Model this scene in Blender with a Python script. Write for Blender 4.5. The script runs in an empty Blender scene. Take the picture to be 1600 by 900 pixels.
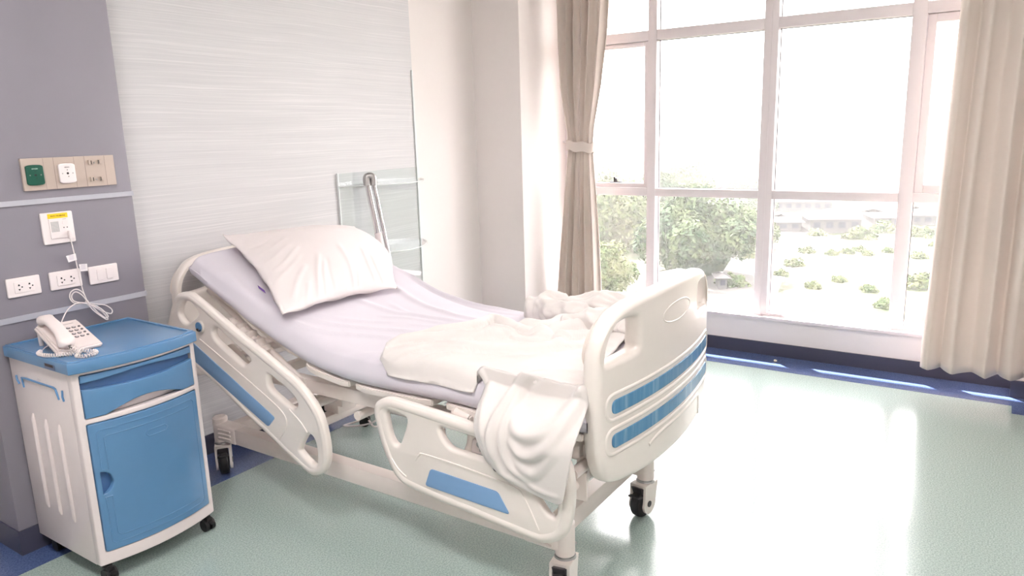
import bpy, bmesh, math, random
import numpy as np
from mathutils import Vector, Matrix, noise
random.seed(7)
S = bpy.context.scene
COL = S.collection
PI = math.pi

# ------------------------------------------------------------------ camera
CAM = np.array([0.0, 0.0, 1.55])
FPX = 1154.0
YAW, PIT, ROL = [math.radians(a) for a in (56.08, 11.97, -1.67)]
cy, sy, cp, sp, cr, sr = math.cos(YAW), math.sin(YAW), math.cos(PIT), math.sin(PIT), math.cos(ROL), math.sin(ROL)
fw = np.array([sy*cp, cy*cp, -sp]); rt = np.array([cy, -sy, 0.0]); up = np.cross(rt, fw)
rt2 = cr*rt + sr*up; up2 = -sr*rt + cr*up
RM = np.array([rt2, up2, fw])
cd = bpy.data.cameras.new('camera'); cam = bpy.data.objects.new('camera', cd); COL.objects.link(cam)
cd.sensor_width = 36; cd.lens = 36*FPX/1600; cd.clip_start = .02; cd.clip_end = 2000
m3 = Matrix(((rt2[0], up2[0], -fw[0]), (rt2[1], up2[1], -fw[1]), (rt2[2], up2[2], -fw[2])))
cam.matrix_world = Matrix.Translation(Vector(CAM)) @ m3.to_4x4()
S.camera = cam

def _ray(x, y): return RM.T @ np.array([(x-800)/FPX, (450-y)/FPX, 1.])
def _on(x, y, ax, v):
    d = _ray(x, y); t = (v-CAM[ax])/d[ax]; return CAM+t*d
def yz(px, py, x): p = _on(px, py, 0, x); return (p[1], p[2])     # measured on the plane at this x
def xz(px, py, y): p = _on(px, py, 1, y); return (p[0], p[2])
def xy(px, py, z): p = _on(px, py, 2, z); return (p[0], p[1])

# ------------------------------------------------------------------ materials
MATS = {}
def hexc(r, g, b):
    f = lambda c: (c/255/12.92) if c/255 <= .04045 else ((c/255+.055)/1.055)**2.4
    return (f(r), f(g), f(b), 1)
def mat(name, col, rough=.5, metal=0, var=.04, scale=30, bump=0, bscale=200, coat=0, sheen=0, trans=0, subs=0, spec=.5):
    if name in MATS: return MATS[name]
    m = bpy.data.materials.new(name); m.use_nodes = True; n = m.node_tree.nodes; l = m.node_tree.links
    b = n['Principled BSDF']
    b.inputs['Roughness'].default_value = rough; b.inputs['Metallic'].default_value = metal
    b.inputs['Coat Weight'].default_value = coat; b.inputs['Coat Roughness'].default_value = .08
    b.inputs['Sheen Weight'].default_value = sheen; b.inputs['Sheen Roughness'].default_value = .5
    b.inputs['Specular IOR Level'].default_value = spec
    if subs: b.inputs['Subsurface Weight'].default_value = subs; b.inputs['Subsurface Radius'].default_value = (.01, .01, .01)
    tc = n.new('ShaderNodeTexCoord'); ns = n.new('ShaderNodeTexNoise'); ns.inputs['Scale'].default_value = scale
    l.new(tc.outputs['Object'], ns.inputs['Vector'])
    mx = n.new('ShaderNodeMix'); mx.data_type = 'RGBA'
    mx.inputs[6].default_value = tuple(c*(1-var) for c in col[:3])+(1,); mx.inputs[7].default_value = tuple(min(1, c*(1+var)) for c in col[:3])+(1,)
    l.new(ns.outputs['Fac'], mx.inputs[0]); l.new(mx.outputs[2], b.inputs['Base Color'])
    if bump:
        n2 = n.new('ShaderNodeTexNoise'); n2.inputs['Scale'].default_value = bscale; l.new(tc.outputs['Object'], n2.inputs['Vector'])
        bp = n.new('ShaderNodeBump'); bp.inputs['Strength'].default_value = bump; bp.inputs['Distance'].default_value = .002
        l.new(n2.outputs['Fac'], bp.inputs['Height']); l.new(bp.outputs['Normal'], b.inputs['Normal'])
    MATS[name] = m
    return m
bedplastic = mat('bed_plastic', hexc(233, 224, 218), .32, var=.015, coat=.2)
bedmetal = mat('bed_painted_metal', hexc(232, 221, 216), .38, var=.02)
blueplastic = mat('blue_plastic', hexc(92, 138, 184), .3, var=.03, coat=.15)
bluepanel = mat('blue_panel', hexc(120, 156, 196), .32, var=.02)
cabblue = mat('cabinet_blue', hexc(86, 130, 172), .28, var=.03, coat=.25)
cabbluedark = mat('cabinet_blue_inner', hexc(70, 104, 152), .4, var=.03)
cabwhite = mat('cabinet_white', hexc(226, 215, 214), .3, var=.02, coat=.2)
black = mat('black_rubber', hexc(28, 26, 28), .5, var=.1)
darkgrey = mat('dark_grey_plastic', hexc(66, 62, 66), .4, var=.08)
chrome = mat('chrome', (.72, .71, .72, 1), .12, metal=1, var=.02)
steel = mat('steel', (.45, .44, .44, 1), .3, metal=1, var=.05)
sheetm = mat('sheet_cotton', hexc(213, 207, 216), .8, var=.01, bump=.05, bscale=900, sheen=.1)
pillowm = mat('pillow_cotton', hexc(226, 217, 217), .8, var=.01, bump=.05, bscale=900, sheen=.1)
towelm = mat('fleece', hexc(222, 215, 212), .95, var=.015, bump=.5, bscale=700, sheen=.4)
phonem = mat('phone_plastic', hexc(232, 220, 218), .4, var=.015)
keym = mat('phone_key', hexc(110, 104, 108), .4)
keytop = mat('phone_key_top', hexc(206, 200, 202), .4)
whitepl = mat('white_plastic', hexc(236, 226, 226), .35, var=.01)
beigepl = mat('beige_plate', hexc(186, 170, 160), .45, var=.02)
greenpl = mat('green_outlet', hexc(10, 78, 62), .4, var=.03)
yellowm = mat('yellow_label', hexc(246, 204, 40), .5, var=.02)
inkm = mat('ink', hexc(50, 36, 36), .6)
whiteink = mat('white_ink', hexc(225, 240, 236), .6)
wallm = mat('wall_paint', hexc(236, 229, 227), .6, var=.01, bump=.05, bscale=150)
framem = mat('window_frame_paint', hexc(230, 221, 224), .35, var=.01)
basem = mat('baseboard_vinyl', hexc(66, 66, 84), .45, var=.05)
ceilm = mat('ceiling_paint', hexc(238, 234, 230), .8, var=.01)
stripm = mat('aluminium_trim', hexc(196, 196, 206), .35, metal=.35, var=.02)

def graypanel():
    m = mat('grey_laminate', hexc(136, 131, 141), .5, var=.05, scale=6)
    return m
greym = graypanel()

def curtain_mat():
    m = mat('curtain_cloth', hexc(228, 216, 208), .75, var=.02, bump=.15, bscale=600, sheen=.15)
    n = m.node_tree.nodes; l = m.node_tree.links; b = n['Principled BSDF']; out = n['Material Output']
    tr = n.new('ShaderNodeBsdfTranslucent'); tr.inputs['Color'].default_value = hexc(226, 216, 210)
    mx = n.new('ShaderNodeMixShader'); mx.inputs[0].default_value = .13
    l.new(b.outputs[0], mx.inputs[1]); l.new(tr.outputs[0], mx.inputs[2]); l.new(mx.outputs[0], out.inputs[0])
    return m
curtm = curtain_mat()

def floor_mat(name, c1, c2, c3):
    m = bpy.data.materials.new(name); m.use_nodes = True; n = m.node_tree.nodes; l = m.node_tree.links
    b = n['Principled BSDF']; tc = n.new('ShaderNodeTexCoord')
    n1 = n.new('ShaderNodeTexNoise'); n1.inputs['Scale'].default_value = 170; n1.inputs['Detail'].default_value = 3
    n2 = n.new('ShaderNodeTexNoise'); n2.inputs['Scale'].default_value = 60
    vo = n.new('ShaderNodeTexVoronoi'); vo.inputs['Scale'].default_value = 140
    for q in (n1, n2, vo): l.new(tc.outputs['Object'], q.inputs['Vector'])
    r1 = n.new('ShaderNodeValToRGB'); e = r1.color_ramp.elements
    e[0].position = .36; e[0].color = c1; e[1].position = .64; e[1].color = c2
    l.new(n1.outputs['Fac'], r1.inputs[0])
    r2 = n.new('ShaderNodeValToRGB'); e = r2.color_ramp.elements
    e[0].position = .08; e[0].color = (1, 1, 1, 1); e[1].position = .16; e[1].color = (0, 0, 0, 1)
    l.new(vo.outputs['Distance'], r2.inputs[0])
    mm = n.new('ShaderNodeMath'); mm.operation = 'MULTIPLY'; l.new(r2.outputs[0], mm.inputs[0])
    r3 = n.new('ShaderNodeValToRGB'); r3.color_ramp.elements[0].position = .5; r3.color_ramp.elements[1].position = .6
    l.new(n2.outputs['Fac'], r3.inputs[0]); l.new(r3.outputs[0], mm.inputs[1])
    mx = n.new('ShaderNodeMix'); mx.data_type = 'RGBA'; l.new(mm.outputs[0], mx.inputs[0]); l.new(r1.outputs[0], mx.inputs[6]); mx.inputs[7].default_value = c3
    l.new(mx.outputs[2], b.inputs['Base Color'])
    b.inputs['Roughness'].default_value = .2; b.inputs['Specular IOR Level'].default_value = .5
    b.inputs['Coat Weight'].default_value = .3; b.inputs['Coat Roughness'].default_value = .1
    return m
floorm = floor_mat('green_vinyl', hexc(140, 157, 152), hexc(170, 185, 180), hexc(96, 116, 112))
bluefloorm = floor_mat('blue_vinyl', hexc(66, 82, 124), hexc(88, 104, 146), hexc(56, 70, 110))

def wallpaper_mat():
    m = bpy.data.materials.new('brushed_wallpaper'); m.use_nodes = True; n = m.node_tree.nodes; l = m.node_tree.links
    b = n['Principled BSDF']; tc = n.new('ShaderNodeTexCoord')
    warp = n.new('ShaderNodeTexNoise'); warp.inputs['Scale'].default_value = 1.6
    l.new(tc.outputs['Object'], warp.inputs['Vector'])
    add = n.new('ShaderNodeVectorMath'); add.operation = 'MULTIPLY_ADD'
    l.new(warp.outputs['Color'], add.inputs[0]); add.inputs[1].default_value = (0, 0, .03); l.new(tc.outputs['Object'], add.inputs[2])
    mp = n.new('ShaderNodeMapping'); mp.inputs['Scale'].default_value = (1.6, 1, 190); l.new(add.outputs[0], mp.inputs[0])
    n1 = n.new('ShaderNodeTexNoise'); n1.inputs['Scale'].default_value = 1; n1.inputs['Detail'].default_value = 5; n1.inputs['Roughness'].default_value = .6
    l.new(mp.outputs[0], n1.inputs['Vector'])
    r = n.new('ShaderNodeValToRGB'); e = r.color_ramp.elements
    e[0].position = .3; e[0].color = hexc(200, 198, 201); e[1].position = .72; e[1].color = hexc(224, 221, 223)
    k = e.new(.55); k.color = hexc(209, 207, 209)
    l.new(n1.outputs['Fac'], r.inputs[0]); l.new(r.outputs[0], b.inputs['Base Color'])
    b.inputs['Roughness'].default_value = .45
    bp = n.new('ShaderNodeBump'); bp.inputs['Strength'].default_value = .12; bp.inputs['Distance'].default_value = .001
    l.new(n1.outputs['Fac'], bp.inputs['Height']); l.new(bp.outputs['Normal'], b.inputs['Normal'])
    return m
paperm = wallpaper_mat()

def glass_mat(name, tint=(1, 1, 1, 1), refl=1.0):
    m = bpy.data.materials.new(name); m.use_nodes = True; n = m.node_tree.nodes; l = m.node_tree.links
    n.remove(n['Principled BSDF']); out = n['Material Output']
    t = n.new('ShaderNodeBsdfTransparent'); t.inputs[0].default_value = tint
    g = n.new('ShaderNodeBsdfGlossy'); g.inputs['Roughness'].default_value = .02
    geo = n.new('ShaderNodeNewGeometry'); dt = n.new('ShaderNodeVectorMath'); dt.operation = 'DOT_PRODUCT'
    l.new(geo.outputs['Incoming'], dt.inputs[0]); l.new(geo.outputs['Normal'], dt.inputs[1])
    def mth(op, a, b=None):
        q = n.new('ShaderNodeMath'); q.operation = op; l.new(a, q.inputs[0])
        if b is not None: q.inputs[1].default_value = b
        return q.outputs[0]
    ab = mth('ABSOLUTE', dt.outputs['Value']); om = mth('MULTIPLY_ADD', ab, -1); om.node.inputs[2].default_value = 1
    fr_ = mth('MULTIPLY_ADD', mth('POWER', om, 5), .95*refl); fr_.node.inputs[2].default_value = .04*refl
    mm = fr_.node
    mx = n.new('ShaderNodeMixShader'); l.new(mm.outputs[0], mx.inputs[0]); l.new(t.outputs[0], mx.inputs[1]); l.new(g.outputs[0], mx.inputs[2])
    l.new(mx.outputs[0], out.inputs[0])
    return m
glassm = glass_mat('window_glass', (1, 1, 1, 1), .8)
shelfglass = glass_mat('shelf_glass', (.945, .962, .962, 1), 1.0)
def emis(name, col, st):
    m = bpy.data.materials.new(name); m.use_nodes = True; n = m.node_tree.nodes; l = m.node_tree.links
    n.remove(n['Principled BSDF']); e = n.new('ShaderNodeEmission'); e.inputs[0].default_value = col; e.inputs[1].default_value = st
    l.new(e.outputs[0], n['Material Output'].inputs[0]); return m

# ------------------------------------------------------------------ object helpers
def tag(o, label=None, cat=None, group=None, kind=None):
    if label: o['label'] = label
    if cat: o['category'] = cat
    if group: o['group'] = group
    if kind: o['kind'] = kind
    return o
def link(name, me, m, parent=None, smooth=40):
    me.materials.clear()
    for q in (m if isinstance(m, (list, tuple)) else [m]): me.materials.append(q)
    o = bpy.data.objects.new(name, me); COL.objects.link(o)
    if smooth:
        for p in me.polygons: p.use_smooth = True
        if smooth < 180:
            try: me.set_sharp_from_angle(angle=math.radians(smooth))
            except Exception: pass
    if parent is not None:
        o.parent = parent
        r = parent
        while r.parent is not None: r = r.parent
        if parent is r: o.matrix_parent_inverse = Matrix.Translation(-r.location)
    return o
def build(name, bm, m, parent=None, smooth=40):
    me = bpy.data.meshes.new(name); bm.normal_update(); bm.to_mesh(me); bm.free()
    return link(name, me, m, parent, smooth)
def thing(name, label, cat, loc, group=None):
    o = bpy.data.objects.new(name, None); COL.objects.link(o); o.location = loc; o.empty_display_size = .1
    tag(o, label, cat, group); return o
def copy_tree(o, parent=None):
    c = o.copy(); COL.objects.link(c)
    if parent is not None: c.parent = parent
    for ch in list(o.children): copy_tree(ch, c)
    return c
def B(): return bmesh.new()
def box(bm, x0, x1, y0, y1, z0, z1, bev=0, seg=2, mi=0):
    r = bmesh.ops.create_cube(bm, size=1)
    vs = r['verts']
    for v in vs:
        v.co = Vector(((x0+x1)/2+v.co.x*(x1-x0), (y0+y1)/2+v.co.y*(y1-y0), (z0+z1)/2+v.co.z*(z1-z0)))
    fs = set(f for v in vs for f in v.link_faces)
    for f in fs: f.material_index = mi
    if bev:
        es = list(set(e for v in vs for e in v.link_edges))
        bmesh.ops.bevel(bm, geom=es, offset=bev, segments=seg, affect='EDGES', profile=.5)
def boxn(name, x0, x1, y0, y1, z0, z1, m, parent=None, bev=0):
    bm = B(); box(bm, x0, x1, y0, y1, z0, z1, bev); return build(name, bm, m, parent, 40)
def tube(bm, pts, r, seg=10, caps=True, closed=False):
    pts = [Vector(p) for p in pts]; n = len(pts); rs = r if isinstance(r, (list, tuple)) else [r]*n
    rings = []; prev = None
    for i, p in enumerate(pts):
        if closed: t = pts[(i+1) % n]-pts[i-1]
        else: t = (pts[min(i+1, n-1)]-pts[max(i-1, 0)])
        t.normalize()
        if prev is None:
            a = Vector((0, 0, 1)) if abs(t.z) < .9 else Vector((1, 0, 0))
            u = t.cross(a).normalized()
        else:
            u = (prev-t*prev.dot(t))
            if u.length < 1e-6: u = t.cross(Vector((0, 0, 1)))
            u.normalize()
        prev = u; w = t.cross(u)
        rings.append([bm.verts.new(p+(u*math.cos(2*PI*k/seg)+w*math.sin(2*PI*k/seg))*rs[i]) for k in range(seg)])
    m = n if closed else n-1
    for i in range(m):
        a, b = rings[i], rings[(i+1) % n]
        for k in range(seg): bm.faces.new((a[k], a[(k+1) % seg], b[(k+1) % seg], b[k]))
    if caps and not closed:
        bm.faces.new(rings[0][::-1]); bm.faces.new(rings[-1])
def cyl(bm, a, b, r, seg=20, r2=None): tube(bm, [a, b], [r, r if r2 is None else r2], seg)
def catmull(pts, n=8, closed=False):
    P = [np.array(p, float) for p in pts]; N = len(P); out = []
    rng = range(N) if closed else range(N-1)
    for i in rng:
        if closed: p0, p1, p2, p3 = P[i-1], P[i], P[(i+1) % N], P[(i+2) % N]
        else: p0, p1, p2, p3 = P[max(i-1, 0)], P[i], P[i+1], P[min(i+2, N-1)]
        for k in range(n):
            t = k/n
            out.append(.5*((2*p1)+(-p0+p2)*t+(2*p0-5*p1+4*p2-p3)*t*t+(-p0+3*p1-3*p2+p3)*t**3))
    if not closed: out.append(P[-1])
    return [tuple(float(c) for c in q) for q in out]
def fillet(pts, r, n=5):
    """closed 2D polygon with its corners rounded"""
    out = []; N = len(pts)
    for i in range(N):
        a, b, c = [np.array(pts[j % N], float) for j in (i-1, i, i+1)]
        u = a-b; w = c-b; lu, lw = np.linalg.norm(u), np.linalg.norm(w)
        rr = r[i] if isinstance(r, (list, tuple)) else r
        d = min(rr, lu*.48, lw*.48); p, q = b+u/lu*d, b+w/lw*d
        for k in range(n+1):
            t = k/n; out.append(tuple((1-t)**2*p+2*t*(1-t)*b+t*t*q))
    return out
def slab(outline, holes, depth, bev, to3, res=3):
    """rounded plate from a 2D outline with holes; to3 maps (a, b, n) to a point. Returns a bmesh"""
    cu = bpy.data.curves.new('c', 'CURVE'); cu.dimensions = '2D'; cu.fill_mode = 'BOTH'
    for pl in [outline]+list(holes):
        s = cu.splines.new('POLY'); s.points.add(len(pl)-1); s.use_cyclic_u = True
        for i, p in enumerate(pl): s.points[i].co = (p[0], p[1], 0, 1)
    cu.offset = -bev
    cu.extrude = depth/2-bev; cu.bevel_depth = bev; cu.bevel_resolution = res
    o = bpy.data.objects.new('c', cu); COL.objects.link(o)
    dg = bpy.context.evaluated_depsgraph_get(); dg.update()
    me = bpy.data.meshes.new_from_object(o.evaluated_get(dg))
    bm = bmesh.new(); bm.from_mesh(me)
    bpy.data.objects.remove(o); bpy.data.curves.remove(cu); bpy.data.meshes.remove(me)
    bmesh.ops.remove_doubles(bm, verts=bm.verts, dist=1e-5)
    bm.faces.ensure_lookup_table()
    return bm
def bisect_many(bm, axis, lo, hi, n):
    no = [0, 0, 0]; no[axis] = 1
    for k in range(1, n):
        co = [0, 0, 0]; co[axis] = lo+(hi-lo)*k/n
        bmesh.ops.bisect_plane(bm, geom=bm.verts[:]+bm.edges[:]+bm.faces[:], plane_co=co, plane_no=no, dist=1e-5)
def mapv(bm, f):
    for v in bm.verts: v.co = Vector(f(v.co.x, v.co.y, v.co.z))
    bmesh.ops.recalc_face_normals(bm, faces=bm.faces)
def text(body, size, to_mat, m, name, parent, ext=.0004, align='CENTER'):
    cu = bpy.data.curves.new('t', 'FONT'); cu.body = body; cu.size = size; cu.extrude = ext; cu.align_x = align; cu.align_y = 'CENTER'
    o = bpy.data.objects.new('t', cu); COL.objects.link(o)
    dg = bpy.context.evaluated_depsgraph_get(); dg.update()
    me = bpy.data.meshes.new_from_object(o.evaluated_get(dg)); me.transform(to_mat)
    bpy.data.objects.remove(o); bpy.data.curves.remove(cu)
    return link(name, me, m, parent, 0)
def ridge_field(P, ridges):
    """P (n,2); each ridge: polyline, amplitude, width; gives height"""
    P = np.asarray(P, float); h = np.zeros(len(P))
    for pl, amp, w in ridges:
        pl = np.array(catmull(pl, 5)); a, b = pl[:-1], pl[1:]; best = np.full(len(P), 1e9); tp = np.zeros(len(P)); L = len(a)
        for i in range(L):
            d = b[i]-a[i]; dd = max(d@d, 1e-12); t = np.clip(((P-a[i])@d)/dd, 0, 1)
            q = a[i]+t[:, None]*d; ds = np.hypot(*(P-q).T); k = ds < best; best[k] = ds[k]; tp[k] = (i+t[k])/L
        tap = np.clip(np.sin(PI*np.clip(tp, .0, 1))*1.6+.12, 0, 1)
        h += amp*tap*(np.exp(-(best/w)**2) if w > 0 else np.sqrt(np.clip(1-(best/-w)**2, 0, 1)))
    return h
def grid_faces(bm, G):
    for i in range(len(G)-1):
        for j in range(len(G[0])-1):
            q = [G[i][j], G[i+1][j], G[i+1][j+1], G[i][j+1]]
            if None in q: continue
            try: bm.faces.new(q)
            except ValueError: pass

# ------------------------------------------------------------------ the room
def struct(o): o['kind'] = 'structure'; return o
ROOM_H = 3.0
YW, XS, XWIN, PY = 3.24, 4.41, 5.0, 2.85     # head wall, pier face, window wall, alcove side
YR = -.13                                      # alcove's other side
struct(boxn('floor', -1.8, XWIN+.1, -2.6, YW+.1, -.1, 0, floorm))
def quadbox(name, x0, x1, y0, y1, z0, z1, m): return struct(boxn(name, x0, x1, y0, y1, z0, z1, m))
quadbox('trim_1', -1.8, 4.39, 2.905, YW, 0, .0012, bluefloorm)
quadbox('trim_2', 4.68, XWIN, YR, 2.85, 0, .0012, bluefloorm)
quadbox('trim_3', 4.39, 4.68, 2.78, 2.85, 0, .0012, bluefloorm)
quadbox('trim_4', 4.55, 4.84, -2.6, YR, 0, .0012, bluefloorm)
quadbox('ceiling', -1.8, XWIN+.25, -2.6, YW+.1, ROOM_H, ROOM_H+.1, ceilm)
quadbox('wall_head', 3.74, XS+.1, YW, YW+.1, 0, ROOM_H, wallm)
quadbox('wall_head_papered', -1.8, 3.74, YW-.002, YW+.1, 0, ROOM_H, paperm)
quadbox('wall_pier', XS, XWIN+.25, PY, YW+.1, 0, ROOM_H, wallm)
quadbox('wall_window_low', XWIN, XWIN+.25, YR, PY, -.1, .25, wallm)
quadbox('wall_right', 4.84, XWIN+.25, -2.6, YR, 0, ROOM_H, wallm)
quadbox('wall_left', -1.9, -1.8, -2.6, YW+.1, 0, ROOM_H, wallm)
quadbox('wall_back', -1.9, XWIN+.25, -2.7, -2.6, 0, ROOM_H, wallm)
# window sill board
quadbox('trim_5', 4.975, XWIN+.27, YR, PY, .25, .268, framem)
# baseboards (dark vinyl cove)
quadbox('baseboard_window', 4.988, XWIN, YR, PY, 0, .09, basem)
quadbox('baseboard_head', 1.70, XS, YW-.012, YW-.002, 0, .10, basem)
quadbox('baseboard_pier', XS-.012, XS, PY-.012, YW-.012, 0, .10, basem)
quadbox('baseboard_right', 4.828, 4.84, -2.6, YR+.012, 0, .10, basem)
quadbox('baseboard_alcove', XS-.012, 4.988, PY-.012, PY, 0, .10, basem)
# grey service column beside the bed
bm = B(); box(bm, 1.08, 1.70, 3.04, YW-.002, .1, ROOM_H, .002); o = struct(build('wall_service_panel', bm, greym))
quadbox('baseboard_panel', 1.075, 1.705, 3.034, YW-.002, 0, .1, basem)
quadbox('trim_6', 1.08, 1.703, 3.034, 3.042, 1.333, 1.352, stripm)
quadbox('trim_7', 1.08, 1.703, 3.034, 3.042, .905, .926, stripm)
quadbox('trim_8', 4.405, 4.412, 2.846, 2.852, .1, ROOM_H, wallm)

# window: frame members and panes
WX0, WX1, GX = 5.03, 5.12, 5.10
MUL = [(2.115, 2.18), (1.293, 1.384), (.468, .545)]
ZS, ZT = .268, 2.95
TR = [(1.062, 1.118), (2.142, 2.21)]
wf = B()
for a, b in MUL: box(wf, WX0, WX1, a, b, ZS, ZT, .003)
box(wf, WX0-.004, WX0+.01, 1.334, 1.342, ZS, ZT)
ys = [(MUL[0][1], 2.68), (MUL[1][1], MUL[0][0]), (MUL[2][1], MUL[1][0]), (YR, MUL[2][0])]
for ya, yb in ys:
    for za, zb in TR: box(wf, WX0+.002, WX1, ya, yb, za, zb, .002)
    box(wf, WX0+.002, WX1, ya, yb, ZS, ZS+.018); 
box(wf, WX0, WX1, 2.66, PY, ZS, ZT); box(wf, WX0, WX1, YR, YR+.05, ZS, ZT); box(wf, WX0, WX1, YR, PY, ZT-.06, ROOM_H)
win = struct(build('window_1', wf, framem))
# opening sashes, left and right
def sash(ya, yb, za, zb, t=.035):
    bm = B()
    for q in ((ya, ya+t, za, zb), (yb-t, yb, za, zb), (ya+t, yb-t, za, za+t), (ya+t, yb-t, zb-t, zb)):
        box(bm, WX0+.022, WX0+.06, q[0], q[1], q[2], q[3], .003)
    return build('sash_frame', bm, framem, win)
sash(MUL[0][1]+.004, 2.655, TR[0][1]+.004, TR[1][0]-.004, .03)
sash(YR+.055, MUL[2][0]-.004, TR[0][1]+.004, TR[1][0]-.004, .045)
# stay latch on the left sash
bm = B(); ly, lz = 2.43, TR[0][1]+.038
box(bm, WX0+.0, WX0+.024, ly-.05, ly+.05, lz, lz+.008, .002); box(bm, WX0+.0, WX0+.02, ly-.012, ly+.016, lz+.006, lz+.03, .004)
box(bm, WX0-.006, WX0+.006, ly-.0, ly+.012, lz+.026, lz+.042, .003)
build('latch', bm, darkgrey, win)
zz = [(ZS+.018, TR[0][0]), (TR[0][1], TR[1][0]), (TR[1][1], ZT-.06)]
seal = B(); gaskets = B()
for ya, yb in ys:
    for za, zb in zz:
        bm = B(); box(bm, GX-.003, GX+.003, ya, yb, za, zb); build('pane', bm, glassm, win, 0)
        for q in ((ya, ya+.004, za, zb), (yb-.004, yb, za, zb), (ya, yb, za, za+.003), (ya, yb, zb-.004, zb)):
            box(gaskets, GX-.006, GX-.003, q[0], q[1], q[2], q[3])
build('gasket', gaskets, darkgrey, win, 0)

# unseen canopy slab over the window, sized to leave a sliver of sun
quadbox('trim_9', XWIN+.25, XWIN+1.49, -3.2, 9.0, ROOM_H+.02, ROOM_H+.2, wallm)

# added fill lights in ceiling panels, out of the frame
fillm = emis('fill_diffuser', (1, .97, .94, 1), 1)
FILLS = []
for i, (lx, ly) in enumerate(((.4, 1.3), (2.3, .3), (.4, -1.0))):
    t = thing('fill_panel', ['added fill light panel above the bedside cabinet end', 'added fill light panel above the foot of the bed', 'added fill light panel at the back of the room'][i], 'fill light', (lx, ly, ROOM_H-.03))
    bm = B()
    for q in ((-.32, -.29, -.32, .32), (.29, .32, -.32, .32), (-.29, .29, -.32, -.29), (-.29, .29, .29, .32)): box(bm, lx+q[0], lx+q[1], ly+q[2], ly+q[3], ROOM_H-.03, ROOM_H, .003)
    build('frame', bm, whitepl, t)
    bm = B(); box(bm, lx-.29, lx+.29, ly-.29, ly+.29, ROOM_H-.015, ROOM_H-.005); build('diffuser', bm, emis('fill_diffuser_%d' % i, (1, .955, .935, 1), (38, 17, 38)[i]), t)

# ------------------------------------------------------------------ curtains
def curtain(name, label, prof, xc, z0, z1, nf, depth, group, tie=None, seedv=0):
    """prof(z) -> (y0, y1): pleated cloth from z0 to z1"""
    bm = B(); NU, NV = nf*14, 60; G = []
    for j in range(NV+1):
        z = z0+(z1-z0)*j/NV; y0, y1 = prof(z); row = []
        wd = (y1-y0)
        for i in range(NU+1):
            s = i/NU
            ph = s*nf*2*PI + .5*math.sin(s*9+seedv) + .25*math.sin(z*1.3+s*5)
            d = depth(z)*(math.sin(ph)+.12*math.sin(2*ph+1.3+seedv))*(.75+.35*math.sin(s*17+seedv*2))
            yy = y0+wd*s+.010*math.sin(2*ph+1)*min(1, wd)
            x = xc+d+.006*noise.noise(Vector((s*6, z*2.2, seedv)))
            row.append(bm.verts.new((x, yy, z+(.006*math.sin(ph+1) if j == 0 else 0))))
        G.append(row)
    grid_faces(bm, G)
    o = build(name, bm, curtm, None, 180)
    sm = o.modifiers.new('s', 'SOLIDIFY'); sm.thickness = .004
    return o
def lprof(z):
    # centre follows the tie at z=1.43
    ks = [(0, 2.80, 2.43), (.26, 2.797, 2.431), (.8, 2.745, 2.455), (1.30, 2.70, 2.488), (1.43, 2.684, 2.495), (1.56, 2.70, 2.485), (1.85, 2.745, 2.43), (2.2, 2.76, 2.385), (2.45, 2.765, 2.365), (3.0, 2.77, 2.34)]
    a = np.interp(z, [k[0] for k in ks], [k[1] for k in ks]); b = np.interp(z, [k[0] for k in ks], [k[2] for k in ks])
    return float(b), float(a)
cl = curtain('curtain', None, lprof, 4.78, .13, 2.93, 6, lambda z: .014+.03*min(1, abs(z-1.43)/.7), None, seedv=1)
tag(cl, 'beige curtain gathered by a tieback at the left side of the window', 'curtain', 'beige window curtains')
# hem stitch + tieback band
bm = B(); zt = 1.43; yc, ya_ = (2.684+2.495)/2, .105
ring = []
for k in range(40):
    a = 2*PI*k/40; ring.append((4.78+.05*math.cos(a), yc+.112*math.sin(a)))
rows = []
for dz in (-.035, -.03, 0, .03, .035):
    rr = 1.0 if abs(dz) < .033 else .96
    rows.append([bm.verts.new((4.78+(p[0]-4.78)*rr, yc+(p[1]-yc)*rr, zt+dz+.10*(p[1]-yc)+.006*math.sin(k*.9))) for k, p in enumerate(ring)])
for a, b in zip(rows[:-1], rows[1:]):
    for k in range(40): bm.faces.new((a[k], a[(k+1) % 40], b[(k+1) % 40], b[k]))
tb = build('tieback', bm, curtm, cl, 180); sm = tb.modifiers.new('s', 'SOLIDIFY'); sm.thickness = .004
bm = B(); cyl(bm, (4.80, 2.69, 1.45), (4.99, 2.845, 1.46), .004, 8); build('tieback_cord', bm, whitepl, cl)
def rprof(z):
    a = np.interp(z, [.13, .3, 1.15, 2.16, 3], [.325, .325, .305, .285, .27]); return -.20, float(a)
cr_ = curtain('curtain', None, rprof, 4.73, .135, 2.93, 4, lambda z: .048+.006*math.sin(z*2), None, seedv=4)
tag(cr_, 'beige curtain hanging open in deep pleats at the right edge', 'curtain', 'beige window curtains')
# curtain track
bm = B(); box(bm, 4.755, 4.785, -.22, 2.84, 2.935, 2.965, .003); tr_ = build('curtain_track', bm, whitepl); tag(tr_, 'white curtain track above the window', 'curtain track')
bm = B(); box(bm, 4.765, 4.775, -.2, 2.8, 2.96, 3.0); build('bracket', bm, whitepl, tr_)

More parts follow.
